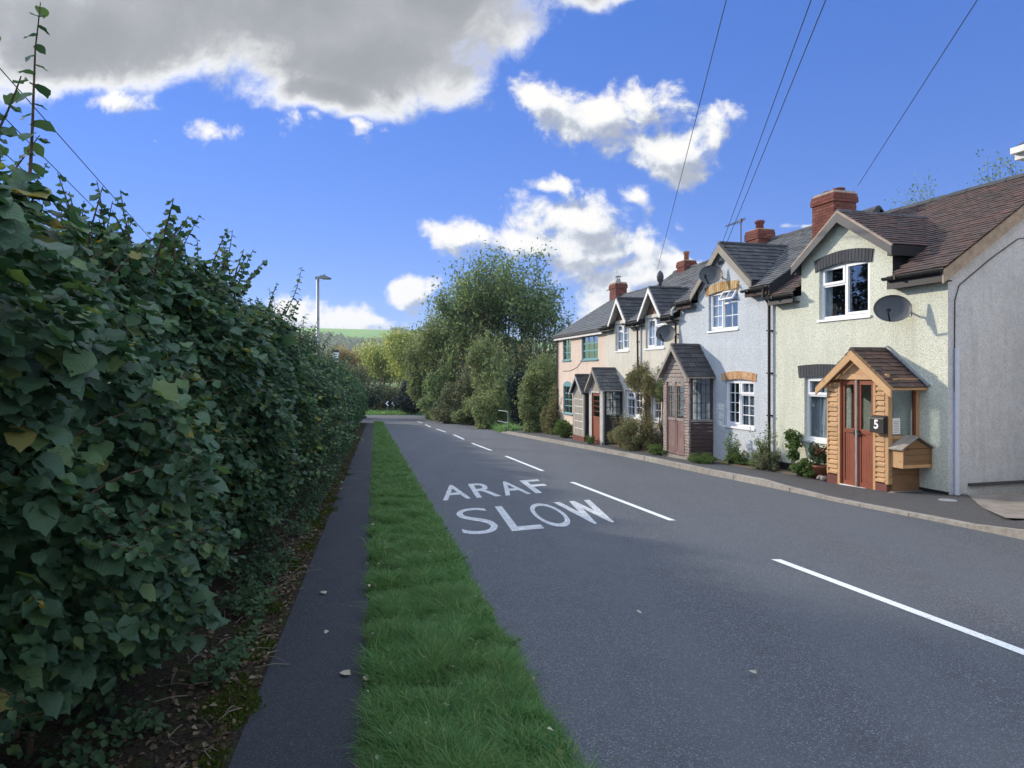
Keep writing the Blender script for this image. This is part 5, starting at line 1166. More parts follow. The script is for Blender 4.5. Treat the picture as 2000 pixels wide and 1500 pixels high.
# ---- the long hazel hedge on the left
def hedge():
    zb=g1(-2.2,3); root=empty('hedge',(-2.4,3,zb),'long dark green hazel hedge with large leaves running along the footpath on the left','hedge')
    off=Vector((2.4,-3,-zb)); 
    def front(y,z):   # x of hedge face
        base=-1.08-.19*y
        h=z-(-.0339*y); bulge=.40*np.sin(np.clip(h/3.4,0,1)*np.pi)**.7
        low=np.where(h<.5,(.5-h)*.9,0)
        nz=.20*np.sin(y*1.7+h*2.1)+.17*np.sin(y*3.9-h*3.3+1)+.13*np.sin(y*8.1+h*5.7)
        nar=np.interp(y,[0,4,20,48],[0,0,.05,.15])
        return base-.38-low+bulge+nz*.8+nar
    TY=np.array([-12,1.5,2.8,3.57,5.15,6.05,7.35,9.84,14.9,22.7,37,48.5]); TZ=np.array([2.7,2.45,2.36,2.25,2.52,2.40,2.22,2.28,2.08,1.98,1.55,.5])
    top=lambda y:np.interp(y,TY,TZ)+.13*np.sin(y*2.3)+.10*np.sin(y*5.1+1)+.06*np.sin(y*11)
    def layer(y0,y1,n,size,depth,tm,mat,name,toplayer=True,upw=.75):
        y=rng.uniform(y0,y1,n); tz=top(y); gzv=-.0339*y; t=rng.random(n)
        z=gzv+.12+(tz-gzv-.12)*t; dep=np.abs(rng.normal(size=n))*depth
        # part of the leaves lie on the top surface
        if toplayer:
            k=rng.random(n)<.25; z=np.where(k,tz+rng.normal(size=n)*.10,z); dep=np.where(k,rng.uniform(0,1.5,n),dep)
        rr=np.clip((z-(tz-.6))/.6,0,1.3)**2*.35
        x=front(y,z)-dep-rr
        P=np.stack([x,y,z],1); kp=np.array([mnoise.noise(Vector((q[0]*1.5,q[1]*2.3,q[2]*2.6)))+.5*mnoise.noise(Vector((q[0]*4,q[1]*5,q[2]*6))) for q in P])>-.22; P=P[kp]; n=len(P)
        out=np.array([.95,-.35,0.]); nr=norm(np.array([0,0,upw*1.9])+out*rng.uniform(-.25,.9,n)[:,None]+rand_unit(n)*.62); tp=out*.9+np.array([0,0,-.35])+rand_unit(n)*.9
        s=size*rng.uniform(.55,1.35,n); P=P+np.array(off)
        return leaves_mesh(name,P,nr,tp,s,tm,mat)
    def sprays(y0,y1,ns,size,mat,tm,lmin,lmax,tw,toponly=False):
        """arching shoots with alternate leaves"""
        A=[];Nn=[];T=[];S=[]
        for i in range(ns):
            y=rng.uniform(y0,y1); tz=float(top(y)); gb=-.0339*y
            if toponly or rng.random()<.3: z=tz-rng.uniform(0,.2); x=float(front(y,z))-rng.uniform(0,1.2)-.1; d=Vector((rng.normal()*.28,rng.normal()*.28,1))
            else: z=gb+.3+(tz-gb-.95)*rng.random(); x=float(front(y,z))-.15; d=Vector((.75,-.25+rng.normal()*.5,.45+rng.normal()*.3))
            d.normalize(); l=rng.uniform(lmin,lmax); p=Vector((x,y,z)); pts=[p.copy()]; m=8
            for k in range(m):
                d=(d+Vector((0,0,-.05 if not toponly else -.01))+Vector((rng.normal(),rng.normal(),rng.normal()))*.04).normalized(); p=p+d*l/m; pts.append(p.copy())
            tw.tube([q+off for q in pts],[.006*(1-k/9)+.0015 for k in range(m+1)],'twig',4,False)
            nl=int(l/(size*.42)); sd=d.cross(Vector((0,0,1))); sd=sd.normalized() if sd.length>.1 else Vector((1,0,0)); ph=rng.uniform(0,3.14)
            for k in range(nl):
                f=(k+.5)/nl*m; i0=int(f); q=pts[min(i0,m)].lerp(pts[min(i0+1,m)],f-i0); 
                if toponly or abs(d.z)>.7: a=ph+k*math.pi+rng.normal()*.4; s_=Vector((math.cos(a),math.sin(a),0))
                else: s_=sd*(1 if k%2 else -1)
                t=(s_+d*.35+Vector((0,0,-.25+rng.normal()*.25))); A.append(q[:]); T.append(t[:]); Nn.append((s_.x*.25+rng.normal()*.22,s_.y*.25-.1+rng.normal()*.22,1.0)); S.append(size*rng.uniform(.65,1.15)*(1-.4*k/nl))
        A=np.array(A)+np.array(off); return leaves_mesh('foliage',A,np.array(Nn),np.array(T),np.array(S),tm,mat)
    tw=MB(); meshes=[]
    for T_,q_ in ((HI,.5),(HI2,.5)):
        meshes.append(layer(1.0,4.2,int(12500*q_),.074,.24,T_,'leaf_hazel','a')); meshes.append(layer(4.2,9,int(32000*q_),.070,.27,T_,'leaf_hazel','b'))
        meshes.append(layer(1.0,6,int(1500*q_),.105,.12,T_,'leaf_hazel','a'))
    meshes.append(layer(9,18,56000,.070,.28,MID,'leaf_hazel','c'))
    meshes.append(layer(18,48.5,52000,.10,.25,LO,'leaf_hedge_far','d',True,.5))
    meshes.append(layer(-12,1.2,9000,.14,.25,LO,'leaf_hedge_far','e'))
    meshes.append(sprays(1.2,9,380,.078,'leaf_hazel',HI2,.2,.42,tw)); meshes.append(sprays(9,20,300,.095,'leaf_hazel',MID,.3,.8,tw))
    meshes.append(sprays(2.4,12.5,330,.078,'leaf_hazel',HI2,.15,.42,tw,True)); meshes.append(sprays(2.4,9,26,.082,'leaf_hazel',HI,.4,.72,tw,True)); meshes.append(sprays(12,30,200,.08,'leaf_hazel',MID,.2,.5,tw,True))
    # inner layer of foliage that closes the hedge
    n=26000; y=rng.uniform(-12,48.5,n); tz=top(y)-.25; g_=-.0339*y; z=g_+.05+(tz-g_)*rng.random(n); x=front(y,z)-rng.uniform(.35,1.3,n)
    P=np.stack([x,y,z],1)+np.array(off); meshes.append(leaves_mesh('in',P,norm(rand_unit(n)+np.array([.6,-.2,.3])),rand_unit(n)+np.array([0,0,-.6]),rng.uniform(.14,.26,n),LO,'leaf_hedge_far'))
    # join all leaves in one foliage mesh
    LF=[];Vs=[];Fq={3:[],4:[]};Mi={3:[],4:[]};mats=['leaf_hazel','leaf_hedge_far'];o=0
    for me in meshes:
        nv=len(me.vertices); co=np.empty(nv*3,np.float32); me.vertices.foreach_get('co',co); Vs.append(co.reshape(-1,3)); lv=np.zeros(nv*3,np.float32)
        if 'lf' in me.attributes: me.attributes['lf'].data.foreach_get('vector',lv)
        LF.append(lv.reshape(-1,3)); lt=np.empty(len(me.polygons),np.int32); me.polygons.foreach_get('loop_total',lt); ls=np.empty(len(me.polygons),np.int32); me.polygons.foreach_get('loop_start',ls); vi=np.empty(len(me.loops),np.int32); me.loops.foreach_get('vertex_index',vi)
        mi=mats.index(me.materials[0].name if me.materials[0].name in mats else mats[0])
        for k in (3,4):
            s=ls[lt==k]
            if len(s): Fq[k].append(vi[s[:,None]+np.arange(k)[None]]+o); Mi[k].append(np.full(len(s),mi))
        o+=nv; bpy.data.meshes.remove(me)
    F=[np.concatenate(Fq[k]) for k in (3,4)]; mi=np.concatenate([np.concatenate(Mi[k]) for k in(3,4)])
    link(raw_mesh('foliage',np.concatenate(Vs),F,mats,mi,True,np.concatenate(LF)),'foliage',root)
    # main stems
    for i in range(150):
        y=random.uniform(1.2,24); zb_=g1(0,y); x=float(front(y,zb_+1))-random.uniform(.35,1.0); z1=float(top(y))-random.uniform(.25,.8); lx=random.uniform(-.3,.15); ly=random.uniform(-.5,.5)
        tw.tube([Vector((x-.2,y,zb_))+off,Vector((x-.1+lx*.3,y+ly*.4,zb_+1.2))+off,Vector((x+lx,y+ly,z1))+off],[.018,.012,.004],'twig',5,False)
    tw.build('branches',root,True)
hedge()

# ---- grass
def blades(name,y0,y1,n,h,w,fl,fr,mat='grass_blade',parent=None,dz=.02,lean=.45,kind='stuff',tuft=.0):
    y=rng.uniform(y0,y1,n); t=rng.beta(1.0,1.0,n); l=np.array([fl(v) for v in y]) if not isinstance(fl,np.ndarray) else fl; r=np.array([fr(v) for v in y])
    x=l+(r-l)*t+rng.normal(size=n)*.025+(t-.5)*.12*np.array([mnoise.noise(Vector((3.0,b_*2.2,t_>.5))) for b_,t_ in zip(y,t)]); z=gz(x,y)+dz
    nzf=np.array([mnoise.noise(Vector((a_*2.6,b_*2.6,0)))+.6*mnoise.noise(Vector((a_*7,b_*7,3))) for a_,b_ in zip(x,y)]); hh=h*rng.uniform(.45,1.3,n)*(1+1.1*nzf)*np.where(rng.random(n)<.03,1.5,1); edge=np.clip(np.minimum(t,1-t)*14,.5,1); hh=hh*edge
    tw_=nzf*5+x*3; lx=np.sin(tw_)*.35+rng.normal(size=n)*lean; ly=np.cos(tw_*1.3)*.35+rng.normal(size=n)*lean; hh=np.maximum(hh,.02)
    a=rng.uniform(0,6.28,n); wx=np.cos(a)*w/2; wy=np.sin(a)*w/2
    B=np.stack([x,y,z],1); W=np.stack([wx,wy,0*wx],1); D=np.stack([lx*hh*.5,ly*hh*.5,hh*.62],1); D2=np.stack([lx*hh*1.5,ly*hh*1.5,hh*.95],1)
    V=np.stack([B-W,B+W,B+D+W*.7,B+D-W*.7,B+D2],1).reshape(-1,3); o=(np.arange(n)*5)[:,None]
    F=[o+np.array([[0,1,2,3]]),o+np.array([[3,2,4]])]
    return raw_mesh(name,V,F,[mat])
def grass():
    segs=[(-3,2.4,9000,.10,.008),(2.4,6,74000,.085,.0055),(6,12,70000,.08,.009),(12,24,52000,.08,.015),(24,47.6,36000,.085,.03)]
    for i,(a,c,n,h,w) in enumerate(segs):
        o=link(blades('grass',a,c,n,h,w,lambda y:PR(y)+.025,lambda y:VR(y)-.02),'grass'); tag(o,None,None,None,'stuff')
    n=420; y=2.5+22*rng.random(n)**1.5; t=rng.random(n); x=np.array([PR(v) for v in y])+t*np.array([VR(v)-PR(v) for v in y]); cl=np.repeat(np.stack([x,y],1),6,0); cl=cl+rng.normal(size=cl.shape)*.03; m_=len(cl); z=gz(cl[:,0],cl[:,1])+.05+rng.random(m_)*.03
    me=leaves_mesh('weeds',np.stack([cl[:,0],cl[:,1],z],1),norm(rand_unit(m_)*.5+np.array([0,-.1,.8])),rand_unit(m_)*np.array([1,1,.4]),rng.uniform(.02,.05,m_),MID,'leaf_garden'); tag(link(me,'weeds'),None,None,None,'stuff')
    n=70; y=2.6+14*rng.random(n)**1.4; x=np.array([PR(v) for v in y])+rng.random(n)*.95; z=gz(x,y)+.09
    me=leaves_mesh('leaf_litter',np.stack([x,y,z],1),norm(rand_unit(n)*.5+np.array([0,0,.9])),rand_unit(n),rng.uniform(.02,.045,n),MID,'pale_leaf'); tag(link(me,'leaf_litter'),None,None,None,'stuff')
    # far bank, right verge tufts
    o=link(blades('grass',64.4,70,14000,.22,.05,lambda y:-24,lambda y:-4.5),'grass'); tag(o,None,None,None,'stuff')
    o=link(blades('grass',34.8,62,12000,.25,.05,lambda y:kx(y)+.0,lambda y:kx(y)+1.1),'grass'); tag(o,None,None,None,'stuff')
    # moss tufts by the path
    n=150000; yy=2.3+26*rng.random(n)**1.7; tt=rng.normal(size=n)*.5; xx=np.array([PL(v) for v in yy])-.12+tt*.30
    kp=np.array([mnoise.noise(Vector((a_*3.2,b_*1.9,1)))+.45*mnoise.noise(Vector((a_*11,b_*9,2))) for a_,b_ in zip(xx,yy)])-np.abs(tt)*.75+rng.normal(size=n)*.09>.02; P=np.stack([xx[kp],yy[kp]],1)
    n=len(P); z=gz(P[:,0],P[:,1])+.008; V3=np.stack([P[:,0],P[:,1],z],1)
    me=leaves_mesh('moss',V3,norm(rand_unit(n)+np.array([0,-.3,.2])),np.array([0,0,1.])+rand_unit(n)*.6,rng.uniform(.012,.03,n),NAR,'moss'); tag(link(me,'moss'),None,None,None,'stuff')
    # dead leaves and ivy under the hedge
    n=7000; y=2.2+28*rng.random(n)**1.3; x=PL(y)-.02-np.abs(rng.normal(size=n))*.34; z=gz(x,y)+.01+rng.random(n)*.02
    me=leaves_mesh('leaf_litter',np.stack([x,y,z],1),norm(rand_unit(n)*.6+np.array([0,0,.8])),rand_unit(n)*np.array([1,1,.3]),rng.uniform(.015,.045,n),MID,'dead_leaf'); tag(link(me,'leaf_litter'),None,None,None,'stuff')
    n=15000; y=2.2+28*rng.random(n)**1.4; x=PL(y)-.16-np.abs(rng.normal(size=n))*.34; kp=np.array([mnoise.noise(Vector((a_*2.2,b_*2.2,5))) for a_,b_ in zip(x,y)])>-.02; x=x[kp];y=y[kp];n=len(x); z=gz(x,y)+.02+rng.random(n)*.14
    me=leaves_mesh('ground_cover',np.stack([x,y,z],1),norm(rand_unit(n)*.5+np.array([.2,-.2,.8])),rand_unit(n),rng.uniform(.025,.055,n),MID,'leaf_ivy'); tag(link(me,'ground_cover'),None,None,None,'stuff')
    # a few twigs and straws
    b=MB()
    for i in range(110):
        y=random.uniform(2.8,9); x=PL(y)-random.uniform(-.05,.6); z=g1(x,y)+.025; a=random.uniform(0,6.28); l=random.uniform(.03,.11); m=Vector((x,y,z)); d=Vector((math.cos(a),math.sin(a),random.uniform(-.02,.12)))*l
        b.tube([m-d,m+Vector((random.uniform(-.01,.01),random.uniform(-.01,.01),.012)),m+d],.0028,'bark_pale',4)
    tag(b.build('twig_litter'),None,None,None,'stuff')
grass()
# single fallen leaves on path and road
def fallen():
    tv,tf=MID; spots=[((636,1165),.07),((685,1325),.075),((708,1337),.06),((1478,1323),.05),((1046,1336),.05),((1243,1203),.045),((640,1240),.04),((668,957),.05),((775,965),.05)]
    names=['pale curled leaf lying on the dark footpath, farthest from the camera','pale dry leaf on the footpath beside the grass edge, left one of a pair','pale dry leaf on the footpath beside the grass edge, right one of a pair','pale speck-like leaf lying alone in the middle of the near lane','small pale tan leaf on the road just right of the grass edge','tiny pale leaf on the road below the word SLOW','small pale straw-coloured leaf on the footpath','small leaf by the mossy edge of the footpath','small leaf on the road edge beside the grass']
    for (p,s),lb in zip(spots,names):
        x,y=GP(*p); a=random.uniform(0,6.28); pos=np.array([[0,0,.0]]); X,Y_,Z=frames(np.array([[.2,-.2,1.]]),np.array([[math.cos(a),math.sin(a),0.]])); V,F=stamp(tv,tf,pos,X,Y_,Z,np.array([s]))
        V[:,2]-=V[:,2].min(); me=raw_mesh('fallen_leaf',V,F,['pale_leaf']); o=link(me,'fallen_leaf',None,(x,y,g1(x,y)+.022)); tag(o,lb,'leaf','fallen leaves')
fallen()

# ---- trees and bushes at the end of the road
def px(u,y): return (u-1000)/FPX*y
def background():
    G='trees beyond the end of the road'
    tree('ash_tree',px(985,50),50,13.3,.60,'tallest tree, airy and many-stemmed, rising left of the pink cottage',G,'leaf_ash',9000,.25,3,'bark',4,8,.12,.42)
    tree('ash_tree',px(930,52),52,11.8,.62,'tall airy tree leaning over the road bend, left of the tallest tree',G,'leaf_ash',7500,.25,11,'bark',4,6,.11,.42)
    tree('ash_tree',px(1050,49),49,11.0,.60,'slender open tree touching the pink cottage roof outline',G,'leaf_ash',4600,.24,5,'bark',4,5,.10,.40)
    tree('ash_tree',px(868,58),58,9.6,.8,'mid-height green tree left of the tall airy ones',G,'leaf_olive',11000,.25,8,'bark',5,4,.11,.38)
    tree('lime_tree',px(800,78),78,9.2,1.0,'bright yellow-green tree behind the chevron signs',G,'leaf_lime',15000,.26,21,'bark_pale',5,2,.14,.55)
    tree('lime_tree',px(762,84),84,8.6,1.0,'pale yellow-green tree with visible trunk above the chevron signs',G,'leaf_lime',11000,.26,23,'bark_pale',5,2,.16,.55)
    tree('lime_tree',px(838,74),74,8.4,1.0,'yellow-green tree between the dark bush and the tall ones',G,'leaf_lime',12000,.24,29,'bark',5,2,.14,.5)
    tree('maple_tree',px(705,96),96,8.0,1.1,'amber and green tree topping the dark bushes at the end of the left hedge',G,'leaf_amber',12000,.30,31,'bark',5,2,.18,.6)
    tree('maple_tree',px(660,105),105,8.2,1.1,'amber-tinged tree seen just right of the small white sign',G,'leaf_amber',10000,.30,37,'bark',5,2,.18,.6)
    tree('maple_tree',px(740,92),92,7.6,1.1,'dull green tree between the amber tree and the yellow-green trees',G,'leaf_olive',10000,.28,39,'bark',5,2,.18,.6)
    H='bushes closing the end of the road'
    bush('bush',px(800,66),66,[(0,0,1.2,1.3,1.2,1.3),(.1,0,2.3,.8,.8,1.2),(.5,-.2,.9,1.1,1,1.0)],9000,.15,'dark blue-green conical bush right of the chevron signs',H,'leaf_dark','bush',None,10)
    bush('bush',px(742,71),71,[(0,0,1.5,2.0,1.5,1.8),(2.0,.5,1.2,1.8,1.3,1.5)],9000,.17,'low dusky bush behind the chevron signs',H,'leaf_dusky')
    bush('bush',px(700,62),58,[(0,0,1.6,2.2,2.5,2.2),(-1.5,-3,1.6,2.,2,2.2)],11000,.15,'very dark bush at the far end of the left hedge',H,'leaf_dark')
    bush('bush',px(690,75),75,[(0,0,2.6,2.8,2,2.8),(-2,1,3.0,2.5,2,2.8)],9000,.2,'tall brownish bush behind the very dark one',H,'leaf_dusky')
    bush('bush',px(848,60),60,[(0,0,1.5,2.0,1.6,1.9),(-.6,.5,2.9,1.6,1.4,1.9),(1.8,-.2,2.2,1.8,1.4,2.6)],18000,.17,'olive bush immediately right of the dark conical bush',H,'leaf_olive',spikes=110)
    bush('bush',px(898,53.5),53.5,[(0,0,1.7,2.2,1.8,2.3),(1.2,.8,3.2,2.0,1.6,2.4),(-1.4,.3,1.3,1.6,1.5,1.8)],20000,.16,'tall olive-green bush beside the far right road edge',H,'leaf_ash',spikes=110)
    bush('bush',px(938,47),47,[(0,0,1.5,2.0,1.8,2.1),(.9,1,3.4,1.8,1.5,2.1),(-1.2,.3,.9,1.6,1.3,1.3),(1.0,-2.0,.9,1.3,1.6,1.3)],22000,.14,'brownish-green bush spilling toward the road right of the olive one',H,'leaf_dusky',spikes=130)
    bush('bush',px(972,41.5),41.5,[(0,0,1.5,1.15,1.7,2.0),(-.7,1,2.9,1.3,1.3,1.7),(-.4,-2,.8,.9,1.6,1.1)],17000,.12,'dense grey-green bush just left of the dark gap and handrail',H,'leaf_olive',spikes=130)
    bush('bush',px(880,55.5),55.5,[(0,0,.6,1.6,1.0,.9),(1.6,-1.2,.6,1.5,1.0,.8)],9000,.14,'low bramble skirt along the road edge under the olive-green bushes',H,'leaf_ash',spikes=60)
    bush('bush',px(955,43.2),43.2,[(0,0,.55,1.2,1.0,.8),(-.9,1.3,.6,1.2,1.0,.85),(.5,-1.4,.5,.8,.9,.6)],12000,.12,'low bramble skirt along the road edge left of the handrail',H,'leaf_olive',spikes=90)
    bush('bush',px(915,54),54,[(0,0,3.3,2.2,1.2,1.9),(2.2,-.5,3.6,1.8,1.2,1.8)],14000,.17,'broad upper mass of foliage between the tall trees and the roadside bushes',H,'leaf_olive',spikes=90)
    bush('bush',px(1000,48),48,[(0,0,2.8,2.0,1.2,2.4),(1.2,.3,1.6,1.6,1.0,1.7)],15000,.16,'greenish mass of foliage behind the gap, under the tallest tree',H,'leaf_ash',spikes=90)
    bush('bush',px(1040,46),46,[(0,0,2.3,2.0,1.6,2.2),(1.3,.5,2.6,1.6,1.3,2.1),(-1.2,.3,2.6,1.4,1.2,1.9),(0,.5,1.2,2.6,1.2,1.6)],18000,.15,'tall dusky bush filling the space behind the dark gap',H,'leaf_dusky',spikes=130)
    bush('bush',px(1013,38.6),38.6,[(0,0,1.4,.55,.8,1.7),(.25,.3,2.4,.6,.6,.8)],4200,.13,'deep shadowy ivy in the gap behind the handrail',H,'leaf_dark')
    bush('bush',px(1052,33.4),33.4,[(0,0,1.3,.82,1.0,1.55),(.25,.2,2.3,.75,.8,1.0),(-.2,-.3,.7,.72,.8,.9)],18000,.085,'upright grey-green bush between the dark gap and the pink cottage',H,'leaf_olive',spikes=130)
    bush('bush',px(1084,31.2),31.2,[(0,0,1.0,.45,.7,1.05),(.1,-.4,.55,.45,.5,.6)],6500,.075,'orange-tinted green shrub against the corner of the pink cottage',H,'leaf_rose',spikes=20)
    bush('bush',px(1102,28.3),28.3,[(0,0,.35,.38,.45,.42)],2600,.06,'small rounded grey-green shrub at the foot of the pink cottage',H,'leaf_garden',zb=g1(0,28.3)+.12)
background()
def offside():
    G='conifers behind the left hedge outside the view'
    for i,(x,y,h) in enumerate(((-27,27,13),(-31,33,14),(-37,38,14),(-33,41.5,15),(-29.5,36.5,13),(-16.4,18.6,13),(-18.1,16.4,14),(-19.5,14.3,13),(-20.9,12.4,14),(-22.4,10.5,13),(-23.8,8.4,14),(-21.5,18.8,15),(-24,21,12))):
        zb=g1(x,y); r=empty('conifer_tree',(x,y,zb),'tall dark conifer out of frame behind the left hedge, mirrored in the upper windows','tree',G); b=MB(); b.tube([(0,0,0),(0,0,h*.95)],[.22,.03],'bark',8,False)
        P=[];D=[]
        for k in range(90):
            z=h*(.12+.86*k/90); a=k*2.4; l=(1-z/h)*3.0+.25; d=Vector((math.cos(a),math.sin(a),-.18)); b.tube([(0,0,z),(d.x*l,d.y*l,z+d.z*l)],[.035,.008],'bark',4,False)
            m=60; t=rng.random(m)**.7; q=np.stack([d.x*l*t,d.y*l*t,z+d.z*l*t],1)+rng.normal(size=(m,3))*.14; P.append(q); D.append(np.tile([d.x,d.y,-.3],(m,1)))
        b.build('trunk',r,True); P=np.concatenate(P); D=np.concatenate(D); n=len(P)
        link(leaves_mesh('crown',P,norm(rand_unit(n)*.6+np.array([0,0,.8])),D+rand_unit(n)*.5,rng.uniform(.2,.42,n),LO,'leaf_dark'),'crown',r)
offside()
def right_tree():
    tree('tree',18.9,26.5,11.6,.9,'bare-looking tree whose twigs show above the yellow cottage roof at the right edge',None,'leaf_ash',3200,.11,51,'bark',5,2,.15,.3)
right_tree()

# ---- far hill and its woods
def hill():
    def hz(x,y):
        base=-6
        a=82*np.exp(-((x+330)/520.)**2-((y-1350)/330.)**2); c=46*np.exp(-((x+900)/420.)**2-((y-1150)/300.)**2); d=34*np.exp(-((x-250)/500.)**2-((y-1500)/300.)**2)
        return base+a+c+d+1.6*np.sin(x/60.)*np.sin(y/75.)
    xs=np.linspace(-2200,1800,120); ys=np.linspace(500,2600,70); X,Y=np.meshgrid(xs,ys); Z=hz(X,Y); V=np.stack([X,Y,Z],-1).reshape(-1,3); nx=len(xs); i=(np.arange(len(ys)-1)[:,None]*nx+np.arange(nx-1)[None]).ravel()
    struct(link(raw_mesh('hill',V,[np.stack([i,i+1,i+1+nx,i+nx],1)],['hill_field'],None,True),'hill'))
    # woods and hedgerows: lumpy clumps of leaf-like faces
    P=[];S=[]
    for k in range(260000):
        y=rng.uniform(560,1330); x=y*rng.uniform(-.42,.12); h=float(hz(x,y)); w=.5+.5*math.sin(x/70+1.3*math.sin(y/90))*math.cos(y/55+x/200)
        lim=.985 if h>62 else (.72 if h>52 else (.42 if h>30 else .2))
        line=(abs(math.sin(x/46+y/300))<.05) or (abs(math.sin(y/42-x/400))<.05)
        if (w>lim or (line and h<70 and rng.random()<.5)) and rng.random()<.35: P.append((x,y,h)); S.append(rng.uniform(3.5,7) if w>lim else rng.uniform(2,3.5))
        if len(P)>9000: break
    P=np.array(P);S=np.array(S); n=len(P); m=26; C=np.repeat(P,m,0); s=np.repeat(S,m); d=rand_unit(n*m); Q=C+d*s[:,None]*np.array([.6,.6,.7])+np.stack([0*s,0*s,s*.55],1)
    me=leaves_mesh('woodland',Q,norm(d+rand_unit(n*m)*.5),rand_unit(n*m),s*.6,leaf_lo(.5),'leaf_olive'); tag(link(me,'woodland'),None,None,None,'stuff')
hill()

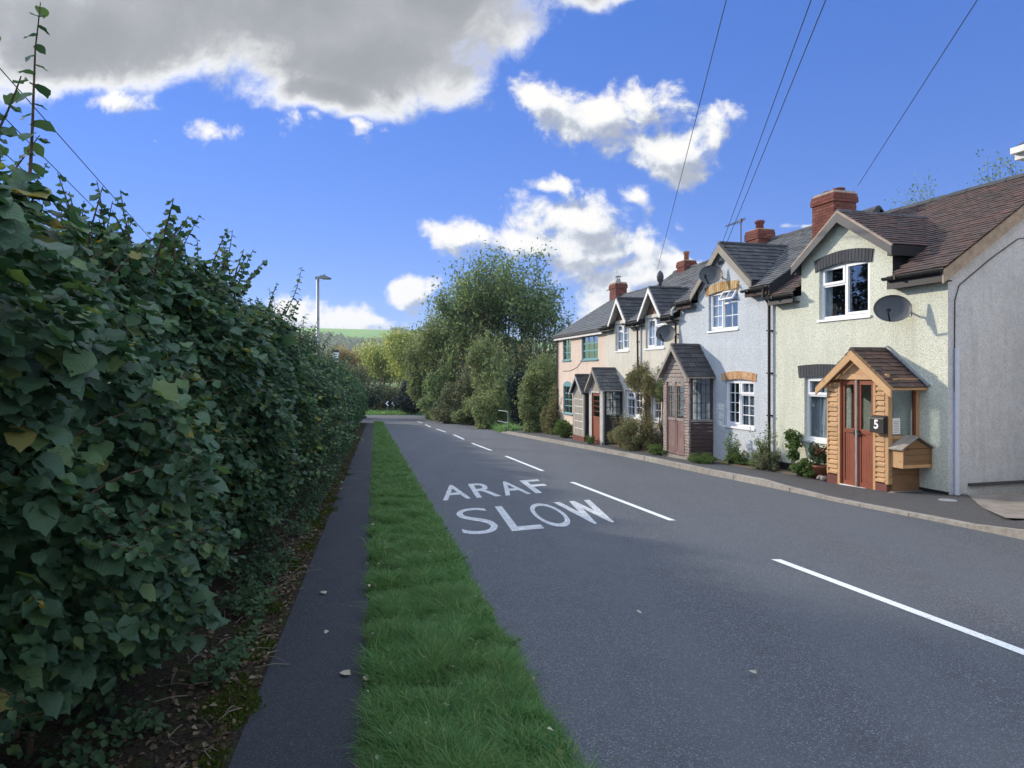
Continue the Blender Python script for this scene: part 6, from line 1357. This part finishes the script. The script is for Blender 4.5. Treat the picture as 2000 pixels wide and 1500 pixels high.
# ---- front-garden plants along the terrace
def gardens():
    G='plants along the cottage fronts'
    def pf(F,u,v,d): x,z=F.F(u,v,d); p=F.W(x,-d,0); return p.x,p.y
    PZ=lambda x,y:g1(x,y)+.13
    x,y=pf(FC,1245,860,.45); bush('shrub',x,y,[(0,0,.45,.62,.75,.52),(-.35,.7,.40,.45,.6,.42),(.25,-.6,.42,.42,.5,.45)],15000,.052,'wide brownish-green shrub under the cream cottage windows',G,'leaf_rose',zb=PZ(x,y),twigs=20,spikes=50,tm=NAR)
    x,y=pf(FC,1262,800,.10); 
    r=bush('climbing_rose',x,y,[(-.1,.3,2.15,.32,.75,.42),(-.2,1.0,2.05,.3,.6,.3),(0,-.35,1.9,.28,.45,.35),(.02,0,1.2,.14,.22,.5)],8500,.055,'climbing rose arching over the cream cottage ground floor window',G,'leaf_rose','climber',PZ(x,y),8,.3,.4,NAR,30)
    b=MB(); b.tube([(0,0,-.1),(.02,-.08,.6),(-.03,.05,1.2),(0,.1,1.9)],[.05,.045,.035,.02],'bark_pale',7); b.build('trunk',r,True)
    x,y=pf(FC,1292,720,.08); bush('climbing_rose',x,y,[(0,0,2.1,.12,.3,.45),(-.05,.2,1.7,.1,.25,.3)],1400,.05,'thin climbing stem on the cream wall below the satellite dish',G,'leaf_olive','climber',PZ(x,y),6,.2,.4,NAR,10)
    for F,u,d,w,h,n,lf,lb in ((FC,1283,.75,.55,.2,3000,'leaf_garden','fresh green low plants at the pavement edge under the wide brownish shrub'),(FC,1152,.95,.2,.22,700,'leaf_garden','small green weed clump between the two far porches'),
        (FW,1372,.75,.5,.16,2600,'leaf_garden','low green plants beside the weathered porch'),(FW,1428,.35,.22,.55,1700,'leaf_ash','upright leafy plant against the white wall under its lower window'),(FW,1447,.3,.4,.26,1800,'leaf_garden','low green plants at the foot of the white wall'),
        (FW,1492,.30,.30,.70,2400,'leaf_olive','tall leafy shrub at the foot of the black drainpipe'),(FW,1506,.32,.3,.3,1200,'leaf_dusky','brownish low growth around the base of the black drainpipe')):
        x,y=pf(F,u,880,d); bush('plant',x,y,[(0,0,h*.5,.16+w*.2,w,h*.6)],n,.045,lb,G,lf,'plant',PZ(x,y),8,.2,.6,NAR,12)
    x,y=pf(FY,1548,890,.18); bush('plant',x,y,[(0,0,.75,.12,.16,.12),(-.02,-.12,.62,.1,.2,.1),(-.1,-.3,.42,.1,.12,.12)],700,.06,'trailing leafy stem leaning over the foot of the yellow wall',G,'leaf_garden','plant',PZ(x,y),8,.2,.6,MID,8)
    x,y=pf(FY,1578,915,.42); bush('plant',x,y,[(0,0,.13,.22,.3,.16)],1100,.05,'low bright green plant in front of the yellow cottage flower bed',G,'leaf_garden','plant',PZ(x,y),6,.2,.6,MID,6)
    # potted plant with red flowers
    x,y=pf(FY,1600,915,.36); r=bush('flower_pot',x,y,[(0,0,.42,.15,.18,.16),(-.05,.12,.5,.08,.12,.1)],520,.055,'potted plant with red flowers left of the new timber porch',None,'leaf_ivy','potted plant',PZ(x,y),6,.2,.5,MID,4)
    b=MB(); b.lathe([(.09,-.02),(.13,.2),(.145,.21),(.145,.25),(.12,.25),(.11,.2)],(0,0,0),'terracotta_pot',14); b.build('pot',r,True)
    n=90; P=np.array([.0,-.02,.50])+rng.normal(size=(n,3))*np.array([.06,.08,.05]); link(leaves_mesh('flowers',P,rand_unit(n)+np.array([-.5,-.5,.5]),rand_unit(n),rng.uniform(.02,.045,n),LO,'red_petal'),'flowers',r)
    # flower bed soil strips
    b=MB()
    for F,a,c,d in ((FY,.0,2.3,.38),(FW,1.8,4.25,.42),(FC,1.7,5.6,.6)):
        P=[F.W(a,-d,0),F.W(c,-d,0),F.W(c,-.0,0),F.W(a,-.0,0)]; b.poly([(p.x,p.y,g1(p.x,p.y)+.14) for p in P],'bed_soil'); b.poly([(p.x,p.y,g1(p.x,p.y)+(.14 if k<2 else .05)) for k,p in enumerate([P[0],P[1]])]+[(P[1].x,P[1].y,g1(P[1].x,P[1].y)+.05),(P[0].x,P[0].y,g1(P[0].x,P[0].y)+.05)][:0]+[(P[1].x,P[1].y,g1(P[1].x,P[1].y)+.05)],'bed_soil')
    struct(b.build('flower_bed'))
    lbs=['small pale stone at the front of the white cottage bed','rounded stone beside the potted plant','squarish pale stone left of the new timber porch']
    for (u,F,d),lb in zip(((1560,FY,.42),(1603,FY,.50),(1609,FY,.58)),lbs):
        x,y=pf(F,u,920,d); b=MB(); vs=[(math.cos(t)*math.cos(p)*.09*random.uniform(.8,1.1),math.sin(t)*math.cos(p)*.07*random.uniform(.8,1.1),.03+math.sin(p)*.05) for p in (-1.2,-.4,.4,1.2) for t in [k*math.pi/4 for k in range(8)]]
        b.add(vs,[(i*8+j,i*8+(j+1)%8,(i+1)*8+(j+1)%8,(i+1)*8+j) for i in range(3) for j in range(8)]+[tuple(range(24,32)),tuple(range(7,-1,-1))],'flint'); o=b.build('stone',None,False,(x,y,PZ(x,y)+.0)); tag(o,lb,'stone','stones by the flower bed')
gardens()

def haze():
    b=MB(); b.box(-2600,2400,-260,3200,-40,130,'haze'); o=b.build('haze'); tag(o,None,None,None,'stuff')
hz=bpy.data.materials.new('haze'); hz.use_nodes=True; nt=hz.node_tree; nt.nodes.remove(nt.nodes['Principled BSDF']); pv=nt.nodes.new('ShaderNodeVolumePrincipled')
pv.inputs['Color'].default_value=(.74,.82,.93,1); pv.inputs['Density'].default_value=.00020; pv.inputs['Anisotropy'].default_value=.2; nt.links.new(pv.outputs[0],nt.nodes['Material Output'].inputs['Volume']); M['haze']=hz
haze()
